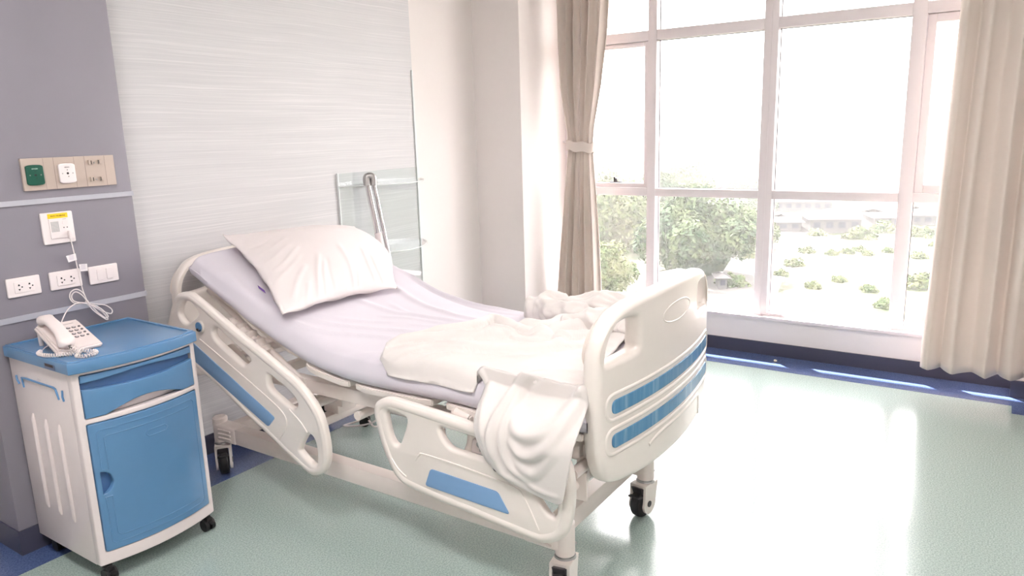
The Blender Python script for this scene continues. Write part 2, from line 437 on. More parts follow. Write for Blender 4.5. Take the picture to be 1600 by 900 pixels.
# ------------------------------------------------------------------ glass shelf on head wall
gs = thing('glass_shelf', 'glass wall shelf unit with two clear shelves behind the bed', 'shelf', (3.38, YW-.01, .6))
bm = B(); box(bm, 3.03, 3.73, YW-.012, YW-.004, .50, 1.34, .001); build('back_panel', bm, shelfglass, gs, 0)
def shelf_plate(z):
    pts = [(3.03, YW-.012), (3.73, YW-.012)]
    for k in range(13):
        a = k/12; pts.append((3.73-.70*a, YW-.03-.22*math.sin(PI*a)**.8))
    f = [bm.verts.new((p[0], p[1], z)) for p in pts]; t = [bm.verts.new((p[0], p[1], z+.008)) for p in pts]
    bm.faces.new(f[::-1]); bm.faces.new(t); n = len(pts)
    for k in range(n): bm.faces.new((f[k], f[(k+1) % n], t[(k+1) % n], t[k]))
for z in (1.262, .862):
    bm = B(); shelf_plate(z); build('glass_plate', bm, shelfglass, gs, 30)
edgew = mat('glass_edge', hexc(236, 240, 240), .2)
for z in (1.262, .862):
    bm = B(); pts = [(3.03, YW-.012)]+[(3.03+.70*k/12, YW-.03-.22*math.sin(PI*k/12)**.8) for k in range(13)]
    tube(bm, [(p[0], p[1]-.002, z+.004) for p in pts], .0042, 6); build('polished_edge', bm, edgew, gs)
bm = B(); box(bm, 3.026, 3.032, YW-.016, YW-.004, .5, 1.34); box(bm, 3.729, 3.735, YW-.012, YW-.004, .5, 1.95); build('side_edge', bm, edgew, gs)

# leaning folded chrome stand behind the bed
st = thing('chrome_stand', 'folded chrome stand leaning on the wall behind the bed', 'stand', (3.1, 2.9, 0))
p0 = _on(573, 281, 1, 2.96); p1 = _on(597, 395, 1, 2.92); d = (p1-p0); f0 = p0+d*(-(p0[2]-.05)/d[2])
q0 = _on(583, 281, 1, 2.94); q1 = _on(607, 395, 1, 2.90); e_ = q1-q0; g0 = q0+e_*(-(q0[2]-.05)/e_[2])
bm = B(); cyl(bm, tuple(p0), tuple(f0), .017, 16); build('tube', bm, chrome, st)
bm = B(); cyl(bm, tuple(q0), tuple(g0), .011, 16); build('tube', bm, chrome, st)
bm = B(); tube(bm, catmull([tuple(p0-[0, 0, .03]), tuple(p0+[.0, 0, .012]), tuple((p0+q0)/2+[0, 0, .022]), tuple(q0+[0, 0, .012]), tuple(q0-[0, 0, .03])], 6), .02, 14); build('end_cap', bm, steel, st)
pm = (p0*.42+p1*.58) if False else p0+d*1.0
bm = B(); cyl(bm, tuple(p0+d*.72), tuple(p0+d*1.1), .021, 16); build('sleeve', bm, whitepl, st)
bm = B(); tube(bm, [tuple(f0), tuple((f0+g0)/2), tuple(g0)], .014, 12); build('foot_bar', bm, chrome, st)
for q in (f0, g0): bm = B(); cyl(bm, (q[0], q[1], .0), (q[0], q[1], .06), .016, 14); build('foot', bm, black, st)

# ------------------------------------------------------------------ THE BED
bed = thing('hospital_bed', 'adjustable hospital bed with cream plastic boards, blue insets and raised head', 'bed', (2.3, 2.0, 0))
XC, HW = 2.36, .48
# --- foot and head boards: outline in x,z about the centre
bowf = lambda a: .96-.05*(1-min(1.2, (a/.47)**2))      # front face of the foot board
T_ = .062
def footmap(a, b, n): return (XC+a, bowf(a)+(T_/2-n), b)
def headmap(a, b, n): return (XC+a, 3.165-bowf(a)+.96-.0-(T_/2-n)+.0, b)
def mk_board(name, mp):
    hl = [(-.40, .452), (-.22, .43), (0, .425), (.22, .43), (.40, .452), (.455, .50), (.478, .60), (.482, .75), (.478, .86), (.462, .925), (.425, .975), (.37, 1.01), (.25, 1.028), (0, 1.036), (-.25, 1.028), (-.37, 1.01), (-.425, .975), (-.462, .925), (-.478, .86), (-.482, .75), (-.478, .60), (-.455, .50)]
    out = catmull(hl, 4, True)
    hole = [(-.450, .888), (-.432, .925), (-.392, .960), (-.345, .972), (-.285, .970), (-.265, .955), (-.265, .888), (-.282, .864), (-.425, .858), (-.447, .866)]
    h1 = catmull(hole, 4, True); h2 = [(-p[0], p[1]) for p in h1][::-1]
    bm = slab(out, [h1, h2], T_, .022, None, 4)
    bisect_many(bm, 0, -.49, .49, 34)
    def tb(pl, r, dn, closed=True):
        o_ = []
        for i_ in range(len(pl) if closed else len(pl)-1):
            a_, b_ = np.array(pl[i_]), np.array(pl[(i_+1) % len(pl)]); L_ = float(np.linalg.norm(b_-a_))
            if L_ < 1e-5: continue
            k_ = max(1, int(L_/.018)); o_ += [tuple(a_+(b_-a_)*q/k_) for q in range(k_)]
        if not closed: o_.append(tuple(pl[-1]))
        tube(bm, [(p[0], p[1], T_/2+dn) for p in o_], r, 8, True, closed)
    for zc_ in (.709, .597):
        tb(fillet([(-.445, zc_+.042), (-.445, zc_-.042), (.462, zc_-.042), (.462, zc_+.042)], .042, 8), .009, -.005)
    tb(catmull([(math.cos(a)*.125+.02, .93+math.sin(a)*.034) for a in [k*2*PI/24 for k in range(24)]], 2, True), .0035, -.0016)
    tb(catmull([(-.2, .512), (-.12, .53), (.0, .532), (.2, .532), (.28, .53), (.30, .515), (.30, .45)], 5), .009, -.005, False)
    mapv(bm, mp)
    o = build(name, bm, bedplastic, bed, 50)
    if name == 'headboard': tag(o, 'cream plastic headboard with hand holes')
    else: tag(o, 'cream plastic footboard with two blue strips')
    for zc_ in (.709, .597):
        pl = fillet([(-.418, zc_+.023), (-.418, zc_-.023), (.45, zc_-.023), (.45, zc_+.023)], .023, 6)
        b2 = slab(pl, [], .006, .001, None, 1); bisect_many(b2, 0, -.46, .46, 30)
        mapv(b2, lambda a, b, n: mp(a, b, n+T_/2+.0006))
        build('blue_strip', b2, blueplastic_strip, o, 50)
    return o
def strip_mat():
    m = bpy.data.materials.new('blue_strip_scratched'); m.use_nodes = True; n = m.node_tree.nodes; l = m.node_tree.links
    b = n['Principled BSDF']; tc = n.new('ShaderNodeTexCoord'); mp = n.new('ShaderNodeMapping'); mp.inputs['Scale'].default_value = (55, 20, 2.5)
    l.new(tc.outputs['Object'], mp.inputs[0]); ns = n.new('ShaderNodeTexNoise'); ns.inputs['Scale'].default_value = 1; ns.inputs['Detail'].default_value = 4
    l.new(mp.outputs[0], ns.inputs['Vector']); r = n.new('ShaderNodeValToRGB'); e = r.color_ramp.elements
    e[0].position = .42; e[0].color = hexc(74, 128, 170); e[1].position = .78; e[1].color = hexc(150, 186, 208); k = e.new(.6); k.color = hexc(88, 140, 178)
    l.new(ns.outputs['Fac'], r.inputs[0]); l.new(r.outputs[0], b.inputs['Base Color']); b.inputs['Roughness'].default_value = .25
    bp = n.new('ShaderNodeBump'); bp.inputs['Strength'].default_value = .3; bp.inputs['Distance'].default_value = .002; l.new(ns.outputs['Fac'], bp.inputs['Height']); l.new(bp.outputs[0], b.inputs['Normal'])
    return m
blueplastic_strip = strip_mat()
mk_board('footboard', footmap)
mk_board('headboard', headmap)

# --- side rails (outline measured on the plane of the rail)
RX = 1.80; RT = .034
def rail(name, outl, holes, blue, grooves, rim_r, knob, label, rimholes=True):
    P = lambda l: [yz(x, y, RX) for x, y in l]
    out = catmull(P(outl), 4, True)
    hs = [catmull(P(h), 4, True) for h in holes]
    bm = slab(out, hs, RT, .013, None, 4)
    # thicker grip running round the outside edge
    c = np.array(out); area = 0
    n = len(c); nx = np.roll(c, -1, 0); area = ((c[:, 0]*nx[:, 1]-nx[:, 0]*c[:, 1]).sum())/2
    tg = nx-np.roll(c, 1, 0); tg /= np.linalg.norm(tg, axis=1)[:, None]+1e-9
    nin = np.stack([-tg[:, 1], tg[:, 0]], 1)*(1 if area > 0 else -1)
    rim = c+nin*(rim_r+.0005)
    rim = (rim+np.roll(rim, 1, 0)+np.roll(rim, -1, 0))/3
    keep = [rim[0]]
    for q in rim[1:]:
        if np.linalg.norm(q-keep[-1]) > .008: keep.append(q)
    tube(bm, [(q[0], q[1], 0) for q in keep], rim_r, 14, False, True)
    for g in grooves:
        tube(bm, [(q[0], q[1], RT/2-.0005) for q in catmull(P(g), 5)], .0042, 6)
    mapv(bm, lambda a, b, nn: (RX+RT/2-nn, a, b))
    o = build(name, bm, bedplastic, bed, 45); tag(o, label)
    pl = fillet(P(blue), .012, 5); b2 = slab(pl, [], .004, .001, None, 1)
    mapv(b2, lambda a, b, nn: (RX-.0012-nn, a, b)); build('blue_panel', b2, bluepanel, o, 40)
    ky, kz = yz(knob[0], knob[1], RX)
    b3 = B(); cyl(b3, (RX-.001, ky, kz), (RX-.010, ky, kz), .026, 32); build('lock_bezel', b3, bedplastic, o)
    b3 = B(); cyl(b3, (RX-.010, ky, kz), (RX-.013, ky, kz), .021, 32); build('lock_button', b3, blueplastic, o)
    b3 = B(); tube(b3, catmull([(RX-.0145, ky+.014*math.cos(a), kz-.006+.012*math.sin(a)) for a in [PI+.2+k*(PI-.4)/6 for k in range(7)]], 3), .0022, 6)
    cyl(b3, (RX-.013, ky+.004, kz-.012), (RX-.0155, ky+.004, kz-.012), .006, 14); build('lock_symbol', b3, inkm, o)
    return o
footrail_out = [(582.5, 645), (584, 633), (590, 626), (604, 621.5), (623, 626), (659, 637.5), (694.5, 649), (730, 661), (770, 674), (810, 688), (850, 703), (878, 716), (889, 730), (894, 757), (894.5, 786), (891.5, 811), (884, 835.5), (869.5, 847.7), (850, 850.5), (837.8, 848), (801, 833), (764, 817.5), (728.9, 802), (690, 787), (653, 770), (630, 758), (614.5, 741), (602, 714), (593, 689), (586, 662)]
fh1 = [(602, 643), (613, 644), (628.7, 650.7), (634.4, 659.6), (627, 687), (621.6, 696), (614.5, 693.3), (608, 680), (603, 657)]
fh2 = [(686, 669), (700, 672), (755.8, 690.7), (764, 702), (757, 715), (750, 717.3), (726.5, 709.3), (705, 702), (694.5, 691.6), (688, 680)]
fh3 = [(828, 752), (846, 751), (866, 764), (869.5, 783), (868.3, 806), (859.8, 808), (849, 796)]
rail('side_rail', footrail_out, [fh1, fh2, fh3], [(673, 732), (778, 768), (797, 804), (665, 758)],
     [[(649, 719), (655, 711), (664.6, 710.5), (728.9, 731.8), (800.6, 760), (819.5, 779), (842, 829)], [(612, 716), (622, 732), (635, 745)]],
     .021, (780, 726), 'cream side rail at the foot end, half covered by the blanket')
headrail_out = [(255, 540), (256, 522), (261, 502), (266, 480), (272, 464), (282, 457), (294, 458), (306, 466), (330, 486), (360, 512), (394.7, 540), (429, 568), (460.6, 595), (482.6, 622), (499.7, 652), (508.5, 686), (511.4, 711), (509.5, 730), (502, 741.5), (490, 744.5), (480, 740.3), (453, 716), (424, 687), (380, 645), (335.5, 600), (300, 572), (270, 552)]
hh1 = [(283, 500), (279, 490), (281, 478), (285, 471), (290, 470), (298, 474), (308, 486), (308.4, 493), (302, 500), (291, 506)]
hh2 = [(331, 519), (333, 513), (339, 513), (362, 534), (388, 559), (388.5, 566), (381, 570.5), (374, 566.5), (352, 547), (335, 531)]
hh3 = [(417.5, 588), (421, 587), (441, 603), (458, 620), (463.6, 631), (460.6, 638), (454, 637.5), (436, 623), (420, 607)]
hh4 = [(478, 681), (485, 680.5), (491, 689), (494.3, 706), (494.3, 725), (488, 727), (470, 708.6), (468.4, 700)]
rail('side_rail', headrail_out, [hh1, hh2, hh3, hh4], [(292, 526), (424, 647), (430, 653), (420, 666.5), (296, 556)],
     [[(312, 530), (350, 562), (400, 605), (436, 638), (447, 655), (446, 670), (435, 687)], [(452, 640), (470, 660), (480, 676)]],
     .020, (314, 510), 'cream side rail at the head end, raised at a slant')

# --- frame
fr = B()
for x in (1.93, 2.76): box(fr, x-.015, x+.03, 1.05, 3.05, .528, .585, .004)
for y in (1.06, 1.55, 2.1, 2.6, 3.02): box(fr, 1.94, 2.77, y-.02, y+.02, .53, .57, .004)
build('upper_frame', fr, bedmetal, bed)
bf = B()
for x in (1.955, 2.60): box(bf, x-.03, x+.03, 1.22, 2.90, .172, .245, .004)
for y in (1.19, 2.93): box(bf, 1.95, 2.60, y-.03, y+.03, .172, .245, .004)
build('base_frame', bf, bedmetal, bed)
# end castings + casters
def casting(x, y, sgn):
    bm = B()
    cyl(bm, (x, y, .155), (x, y, .268), .034, 28)
    tube(bm, [(x, y, .268), (x, y, .275)], [.034, .026], 28)
    n = 10
    for k in range(n):
        t = k/(n-1); yy = y+sgn*(.02+.13*t); r = .05+.012*math.sin(t*PI)*0-.01*t
        pass
    box(bm, x-.034, x+.034, min(y, y+sgn*.15), max(y, y+sgn*.15), .168+.0, .25, .012, 3)
    for zz_ in (.19, .21, .23): tube(bm, [(x-.036, y+sgn*.03, zz_-.004), (x-.037, y+sgn*.07, zz_), (x-.036, y+sgn*.12, zz_)], .004, 6)
    return build('corner_casting', bm, bedmetal, bed)
def caster(x, y, ang):
    R_ = .062
    d = Vector((math.sin(ang), math.cos(ang), 0)); s = Vector((d.y, -d.x, 0))
    ctr = Vector((x, y, R_))+d*.03
    bm = B(); cyl(bm, (x, y, .150), (x, y, .162), .032, 28); cyl(bm, (x, y, .142), (x, y, .151), .038, 28, .036)
    cyl(bm, (x+.034, y-.01, .17), (x+.05, y-.014, .17), .006, 10)
    root = build('caster', bm, steel, bed)
    # white forks either side
    for k in (-1, 1):
        prof = []
        for i in range(20):
            a = -PI/2+.0+PI*i/19
        pts = [(-.045, .145), (.045, .145)]
        prof = [(.046, .142), (.05, .08)]+[(.012+.044*math.cos(a), .062+.044*math.sin(a)) for a in [-.1-i*PI*.9/10 for i in range(11)]]+[(-.035, .085), (-.048, .142)]
        f_ = B(); a_, b_ = [], []
        for (u, w) in prof:
            p = Vector((x, y, 0))+d*(u+.012)+Vector((0, 0, w)); a_.append(f_.verts.new(p+s*k*.026)); b_.append(f_.verts.new(p+s*k*.036))
        f_.faces.new(a_); f_.faces.new(b_[::-1]); N = len(a_)
        for i in range(N): f_.faces.new((a_[i], b_[i], b_[(i+1) % N], a_[(i+1) % N]))
        bmesh.ops.recalc_face_normals(f_, faces=f_.faces)
        if k == 1:
            p = Vector((x, y, .138))+d*.012
            r = bmesh.ops.create_cube(f_, size=1)
            for v in r['verts']: v.co = p+d*(v.co.x*.09)+s*(v.co.y*.07)+Vector((0, 0, v.co.z*.012))
        fo = build('fork', f_, bedplastic, root, 40)
        h = B(); q = ctr+s*k*.036; cyl(h, q, q+s*k*.003, .013, 20); build('axle_cap', h, darkgrey, root)
    w = B(); cyl(w, ctr-s*.019, ctr+s*.019, R_-.006, 36); tube(w, [ctr+s*.012*t for t in (-1.6, -1.2, 0, 1.2, 1.6)], [R_-.008, R_-.002, R_, R_-.002, R_-.008], 40)
    build('wheel', w, black, root, 30)
    pb = B(); d = -d; p = Vector((x, y, .118))-d*.052
    r = bmesh.ops.create_cube(pb, size=1)
    for v in r['verts']: v.co = p+d*(v.co.x*.03-v.co.z*.018)+s*(v.co.y*.046)+Vector((0, 0, v.co.z*.035-v.co.x*.01))
    r = bmesh.ops.create_cube(pb, size=1); p2 = p-d*.022-Vector((0, 0, .018))
    for v in r['verts']: v.co = p2+d*(v.co.x*.04)+s*(v.co.y*.05)+Vector((0, 0, v.co.z*.008-v.co.x*.012))
    bmesh.ops.bevel(pb, geom=pb.edges[:], offset=.002, segments=2, affect='EDGES')
    build('brake_pedal', pb, darkgrey, root)
    return root
CP = [(1.955, 1.13, 1), (2.60, 1.12, 1), (1.955, 3.0, -1), (2.60, 3.0, -1)]
for i, (x, y, s_) in enumerate(CP):
    casting(x, y, s_)
    caster(x, y, [-1.75, -1.45, -2.5, -2.2][i])
# lift columns, cross tubes, motors
for y in (1.62, 2.62):
    lc = B(); box(lc, 2.30, 2.42, y-.05, y+.05, .245, .44, .006); box(lc, 2.32, 2.40, y-.035, y+.035, .43, .535, .006); build('lift_column', lc, bedmetal, bed)
    lc = B(); box(lc, 1.97, 2.60, y-.03, y+.03, .205, .248, .004); build('cross_beam', lc, bedmetal, bed)
ct = B()
ct.free()
for (y, z) in ((1.045, .50), (1.075, .43), (2.30, .47), (2.42, .43), (2.05, .47)):
    ct = B(); cyl(ct, (1.86 if y < 1.2 else 1.93, y, z), (2.72, y, z), .019, 18); build('cross_tube', ct, bedmetal, bed)
for (x, y, z) in ((1.93, 1.075, .43), (2.12, 1.075, .43), (2.4, 1.075, .43), (1.96, 2.36, .45), (2.1, 2.36, .45)):
    ct = B(); box(ct, x-.006, x+.006, y-.045, y+.045, z-.05, z+.05, .005); build('collar_plate', ct, bedmetal, bed)
for y in (1.06, 2.36):
    for x in (1.95, 2.70): ct = B(); box(ct, x, x+.015, y-.02, y+.02, .43, .55, .003); build('hanger', ct, bedmetal, bed)
# deck plates under the mattress
ZB = [(.98, .630), (1.2, .630), (1.4, .630), (1.53, .636), (1.76, .630), (1.96, .628), (2.09, .638), (2.236, .660), (2.381, .710), (2.533, .768), (2.771, .876), (2.958, .957), (3.08, 1.010)]
_zy = np.array(ZB)
def zb(y):
    y = np.asarray(y, float)
    # smooth interpolation
    o = 0
    for k, w in ((-.06, .2), (-.03, .2), (0, .2), (.03, .2), (.06, .2)): o = o+w*np.interp(y+k, _zy[:, 0], _zy[:, 1])
    return o
def deck(y0, y1):
    bm = B(); n = 8; a = []
    for k in range(n+1):
        y = y0+(y1-y0)*k/n; z = float(zb(y))-.001; x0, x1 = (1.872 if y1 < 2.3 else 1.90), 2.78
        rr = .012 if k in (0, n) else 0
        a.append([bm.verts.new(c) for c in ((x0+rr, y, z), (x1-rr, y, z), (x1-rr, y, z-.026), (x0+rr, y, z-.026))])
    for k in range(n):
        for j in range(4): bm.faces.new((a[k][j], a[k][(j+1) % 4], a[k+1][(j+1) % 4], a[k+1][j]))
    bm.faces.new(a[0][::-1]); bm.faces.new(a[-1])
    bmesh.ops.recalc_face_normals(bm, faces=bm.faces)
    bmesh.ops.bevel(bm, geom=[e for e in bm.edges if len(e.link_faces) == 2 and e.calc_face_angle(0) > .8], offset=.004, segments=2, affect='EDGES')
    return build('deck_plate', bm, bedplastic, bed, 40)
for y0, y1 in ((1.02, 1.56), (1.62, 2.0), (2.03, 2.27), (2.31, 2.95)): deck(y0, y1)
# ratchet brackets and handle below the raised head section
bm = B()
for k, (px, py) in enumerate(((362, 508), (376, 517), (392, 530), (404, 541), (412, 551))):
    y, z = yz(px, py, 1.90); bk = B(); box(bk, 1.885, 1.93, y-.012, y+.012, z-.05, z+.035, .004); build('hinge_bracket', bk, bedmetal, bed)
bm.free()
def bar(p, q, r, name='back_lift_bar', m=bedmetal): b_ = B(); tube(b_, [p, q], r, 14); return build(name, b_, m, bed)
a1 = yz(362, 502, 1.905); a2 = yz(418, 552, 1.905); bar((1.905, a1[0], a1[1]), (1.905, a2[0], a2[1]), .02)
a1 = yz(360, 520, 1.95); a2 = yz(430, 590, 1.95); bar((1.95, a1[0], a1[1]), (1.95, a2[0], a2[1]), .012)
for x in (1.93, 2.74): bar((x, 2.35, .56), (x, 2.93, float(zb(2.93))-.05), .013)
for x in (2.05, 2.6): bar((x, 2.95, .55), (x, 2.5, .70), .018)
mo = B(); y, z = yz(378, 552, 1.93); cyl(mo, (1.89, y+.04, z+.02), (1.89, y-.07, z-.055), .036, 24)
build('lift_motor', mo, bedplastic, bed)
sw = B(); tube(sw, [(1.852, y-.005, z+.01), (1.852, y-.014, z-.02)], .004, 6); build('switch', sw, black, mo_parent) if False else sw.free()
# foot rail mounting: hinge cylinder, arms, handle plate, latch
hg = B()
y1_, z1_ = yz(712, 642, 1.875); y2_, z2_ = yz(734, 652, 1.875)
cyl(hg, (1.875, y1_, z1_-.004), (1.875, y2_, z2_-.008), .019, 20)
for q in (yz(709, 648, 1.87), yz(737, 660, 1.87), yz(744, 662, 1.87)): box(hg, 1.858, 1.90, q[0]-.004, q[0]+.004, q[1]-.045, q[1]+.022, .003)
q = yz(748, 660, 1.87); box(hg, 1.865, 1.88, q[0]-.05, q[0]+.02, q[1]-.03, q[1]+.02, .004)
build('rail_hinge', hg, bedmetal, bed)
arm = B()
for (pa, pb, pc) in (((735, 668), (733, 700), (722, 716)),):
    pts = [yz(738, 672, 1.86), yz(737, 690, 1.86), yz(732, 705, 1.86), yz(722, 722, 1.86)]
    pc_ = catmull([(1.86, a, b) for a, b in pts], 6); tube(arm, pc_, .016, 12)
a1, b1 = yz(470, 560, 1.9); a2, b2_ = yz(474, 600, 1.9)
build('rail_arm', arm, bedplastic, bed)
hp_ = B(); q1, q2, q3, q4 = [yz(a, b, 1.85) for a, b in ((739, 684), (762, 692), (757, 712), (736, 706))]
pl = fillet([q1, q2, q3, q4], .01); bmh = slab(pl, [], .03, .006, None, 2); mapv(bmh, lambda a, b, n: (1.86-n, a, b)); hp_.free()
build('latch_housing', bmh, cabwhite, bed, 40)
lt = B(); a, b = yz(750, 694, 1.84); cyl(lt, (1.846, a, b), (1.832, a, b), .010, 16); tube(lt, [(1.834, a-.004, b+.006), (1.832, a-.006, b-.022)], .0035, 8); build('latch_pin', lt, steel, bed)
wb = B(); a, b = yz(690, 672, 1.9); tube(wb, catmull([(1.9, a+.02, b+.01), (1.9, a+.015, b-.012), (1.9, a, b-.02), (1.9, a-.012, b-.008), (1.9, a-.014, b+.01)], 5), .004, 8); build('hook', wb, steel, bed)
# hanging bag hook and cable under the frame
hk = B(); a, b = yz(476, 592, 1.91); tube(hk, [(1.91, a, b), (1.91, a, b-.03), (1.90, a-.003, b-.05)], .004, 8); build('hook', hk, bedplastic, bed)
hb = B(); box(hb, 1.885, 1.915, a-.02, a+.012, b-.085, b-.05, .004); build('plug', hb, whitepl, bed)
cb = B(); c0 = (2.45, 2.55, .50)
tube(cb, catmull([(2.45, 2.40, .45), (2.52, 2.52, .18), (2.62, 2.72, .05), (2.58, 2.85, .03), (2.70, 2.80, .03), (2.62, 2.66, .05), (2.74, 2.70, .03), (2.85, 2.95, .02), (2.8, 3.1, .02)], 8), .005, 8); build('power_cable', cb, whitepl, bed)
cb = B(); pts = [(1.99, *yz(503, 655, 1.99)), (1.99, *yz(508, 680, 1.99)), (1.99, *yz(512, 700, 1.99)), (1.985, *yz(507, 704, 1.985)), (1.98, *yz(500, 690, 1.98))]
tube(cb, catmull([(2.0, 2.35, .45)]+[p for p in pts], 6), .004, 8); build('power_cable', cb, bedmetal, bed)

# small wheeled base behind the bed, seen under the frame
wbse = thing('equipment_base', 'low wheeled equipment base with a small black twin castor behind the bed', 'stand', (2.8, 2.85, 0))
bm = B(); tube(bm, [(2.70, 2.81, .085), (3.0, 2.98, .095)], .016, 10); tube(bm, [(2.95, 2.60, .085), (2.93, 3.1, .095)], .016, 10); build('base_bar', bm, whitepl, wbse)
bm = B(); cyl(bm, (2.70, 2.81, .062), (2.70, 2.81, .078), .03, 24, .026); build('castor_cap', bm, steel, wbse)
for k in (-1, 1):
    bm = B(); cyl(bm, (2.70+.006*k, 2.81+.006*k, .028), (2.70+.022*k, 2.81+.018*k, .028), .028, 24); build('castor_wheel', bm, black, wbse)
for p in ((2.95, 2.6), (2.93, 3.1)):
    for k in (-1, 1):
        bm = B(); cyl(bm, (p[0]+.006*k, p[1]+.006*k, .028), (p[0]+.022*k, p[1]+.018*k, .028), .028, 24); build('castor_wheel', bm, black, wbse)
        bm = B(); cyl(bm, (p[0], p[1], .05), (p[0], p[1], .08), .012, 12); build('castor_cap', bm, steel, wbse) if k == 1 else bm.free()

# ------------------------------------------------------------------ mattress in its fitted sheet
MX0, MX1, TH = 1.872, 2.80, .10
def sheet_top(x, y):
    """height of the sheet's top surface"""
    z = zb(y)+TH-.012*np.clip((np.asarray(y)-2.5)/.5, 0, 1)
    u = np.clip((np.asarray(x)-MX0)/(MX1-MX0), 0, 1)
    e = np.minimum(u, 1-u)*(MX1-MX0)
    rr = .055
    z = z-np.where(e < rr, rr-np.sqrt(np.maximum(rr*rr-(rr-e)**2, 0)), 0)
    return z+.028*np.sin(PI*np.clip(u*.8+.12, 0, 1))
def sp_(px, py):
    """where a pixel of the photo falls on the sheet"""
    d = _ray(px, py); t = 1.5
    lo, hi = .5, 8.
    for k in range(400):
        t = lo+(hi-lo)*k/400; p = CAM+t*d
        if MX0-.1 < p[0] < MX1+.2 and .95 < p[1] < 3.2 and p[2] < float(zb(p[1]))+TH+.01: return (float(p[0]), float(p[1]))
    p = _on(px, py, 2, .76); return (float(p[0]), float(p[1]))
SR = []
def R_(pxs, amp, w): SR.append(([sp_(*p) for p in pxs], amp, w))
R_([(300, 430), (345, 470), (400, 520), (440, 550)], .004, .012)
R_([(318, 432), (360, 470), (395, 500), (430, 530), (470, 552)], .005, .014)
R_([(335, 440), (385, 485), (420, 520)], .003, .012)
R_([(355, 425), (375, 450), (410, 475), (435, 490)], .006, .02)
R_([(370, 460), (420, 500), (450, 530), (480, 548)], .004, .014)
R_([(440, 500), (500, 522), (560, 530), (640, 535)], .007, .016)
R_([(455, 498), (520, 512), (600, 522), (660, 525)], .005, .014)
R_([(480, 495), (540, 505), (620, 512)], .004, .014)
R_([(450, 530), (500, 548), (560, 556), (600, 555)], .005, .02)
R_([(540, 470), (600, 490), (680, 505), (760, 512)], .005, .018)
R_([(600, 440), (660, 480), (720, 500), (800, 515)], .006, .02)
R_([(620, 420), (680, 455), (740, 475), (815, 490)], .008, .018)
R_([(630, 430), (690, 465), (750, 484), (815, 498)], -.005, .014)
R_([(640, 420), (700, 452), (760, 470), (810, 481)], .006, .012)
R_([(590, 500), (640, 505), (700, 512)], .003, .012)
R_([(610, 480), (650, 500), (720, 508)], .004, .014)
R_([(640, 515), (700, 517), (790, 520)], .003, .010)
R_([(500, 556), (540, 560), (600, 565), (640, 572)], .003, .012)
R_([(590, 583), (640, 588), (700, 600)], .004, .014)
R_([(640, 590), (690, 603), (735, 612)], .003, .010)
R_([(560, 590), (620, 590), (680, 585)], .003, .012)
YE = 2.968; bm = B(); NX, NY = 90, 230; G = []
ysamp = np.linspace(1.0, YE, NY)
rows = []
for j, y in enumerate(ysamp):
    xs = [(MX0+(MX1-MX0)*i/NX) for i in range(NX+1)]
    z = sheet_top(np.array(xs), np.full(NX+1, y))
    zb_ = float(zb(y))
    col = [(MX0+.02, y, zb_+.001), (MX0+.004, y, zb_+.012), (MX0-.002, y, zb_+.03)]+[(MX0-.003, y, zb_+.045)]
    col += [(x, y, float(q)) for x, q in zip(xs, z)]
    col += [(MX1+.003, y, zb_+.045), (MX1, y, zb_+.02), (MX1-.03, y, zb_+.001)]
    rows.append(col)
P = np.array([[c[0], c[1]] for r in rows for c in r]); hh = 1.5*ridge_field(P, SR)
nn = np.array([noise.noise(Vector((p[0]*2.2, p[1]*5, 3.1)))*.006+noise.noise(Vector((p[0]*7+p[1]*3, p[1]*9, 1.1)))*.003 for p in P]); hh = hh+nn
k = 0
for r in rows:
    row = []
    for i, c in enumerate(r):
        side = i < 5 or i > len(r)-5
        dz = hh[k] if not side else 0
        dx = (-.004*math.sin(c[1]*14+c[2]*20)*noise.noise(Vector((c[1]*4, c[2]*8, 0)))*2-hh[k]*.6) if i < 5 and i > 0 else 0
        row.append(bm.verts.new((c[0]+dx, c[1], c[2]+dz))); k += 1
    G.append(row)
grid_faces(bm, G)
for row in (G[0], G[-1]):
    bm.faces.new(row if row is G[0] else row[::-1])
for i in range(len(G)-1):
    bm.faces.new((G[i][0], G[i][-1], G[i+1][-1], G[i+1][0])) if True else None
# round the two mattress ends
for v in bm.verts:
    for yend, s_ in ((1.0, 1), (YE, -1)):
        d = (v.co.y-yend)*s_
        if d < .04:
            zz_ = float(zb(v.co.y)); tt = 1-d/.04; top = (v.co.z-zz_)/TH
            if top > .5: v.co.z -= .045*(1-math.sqrt(max(0, 1-tt*tt)))
bmesh.ops.recalc_face_normals(bm, faces=bm.faces)
mt = build('mattress', bm, sheetm, None, 60)
tag(mt, 'mattress in a white fitted sheet on the hospital bed, bent up at the head', 'mattress')
# lower hem of the sheet
def hpz(px, py, off=0):
    x, y = sp_(px, py); return Vector((x, y, float(sheet_top(x, y))+off))
# small purple printed tag sticking out under the pillow
c = hpz(410, 461, .012); bm = B()
a = hpz(405, 457, .012); b = hpz(416, 468, .012); w_ = Vector((.004, .012, .012))
vs = [bm.verts.new(p) for p in (a, b, b+w_, a+w_)]; bm.faces.new(vs); pt = build('printed_tag', bm, mat('purple_print', hexc(110, 80, 150), .6), mt, 0)
sm = pt.modifiers.new('s', 'SOLIDIFY'); sm.thickness = .0015

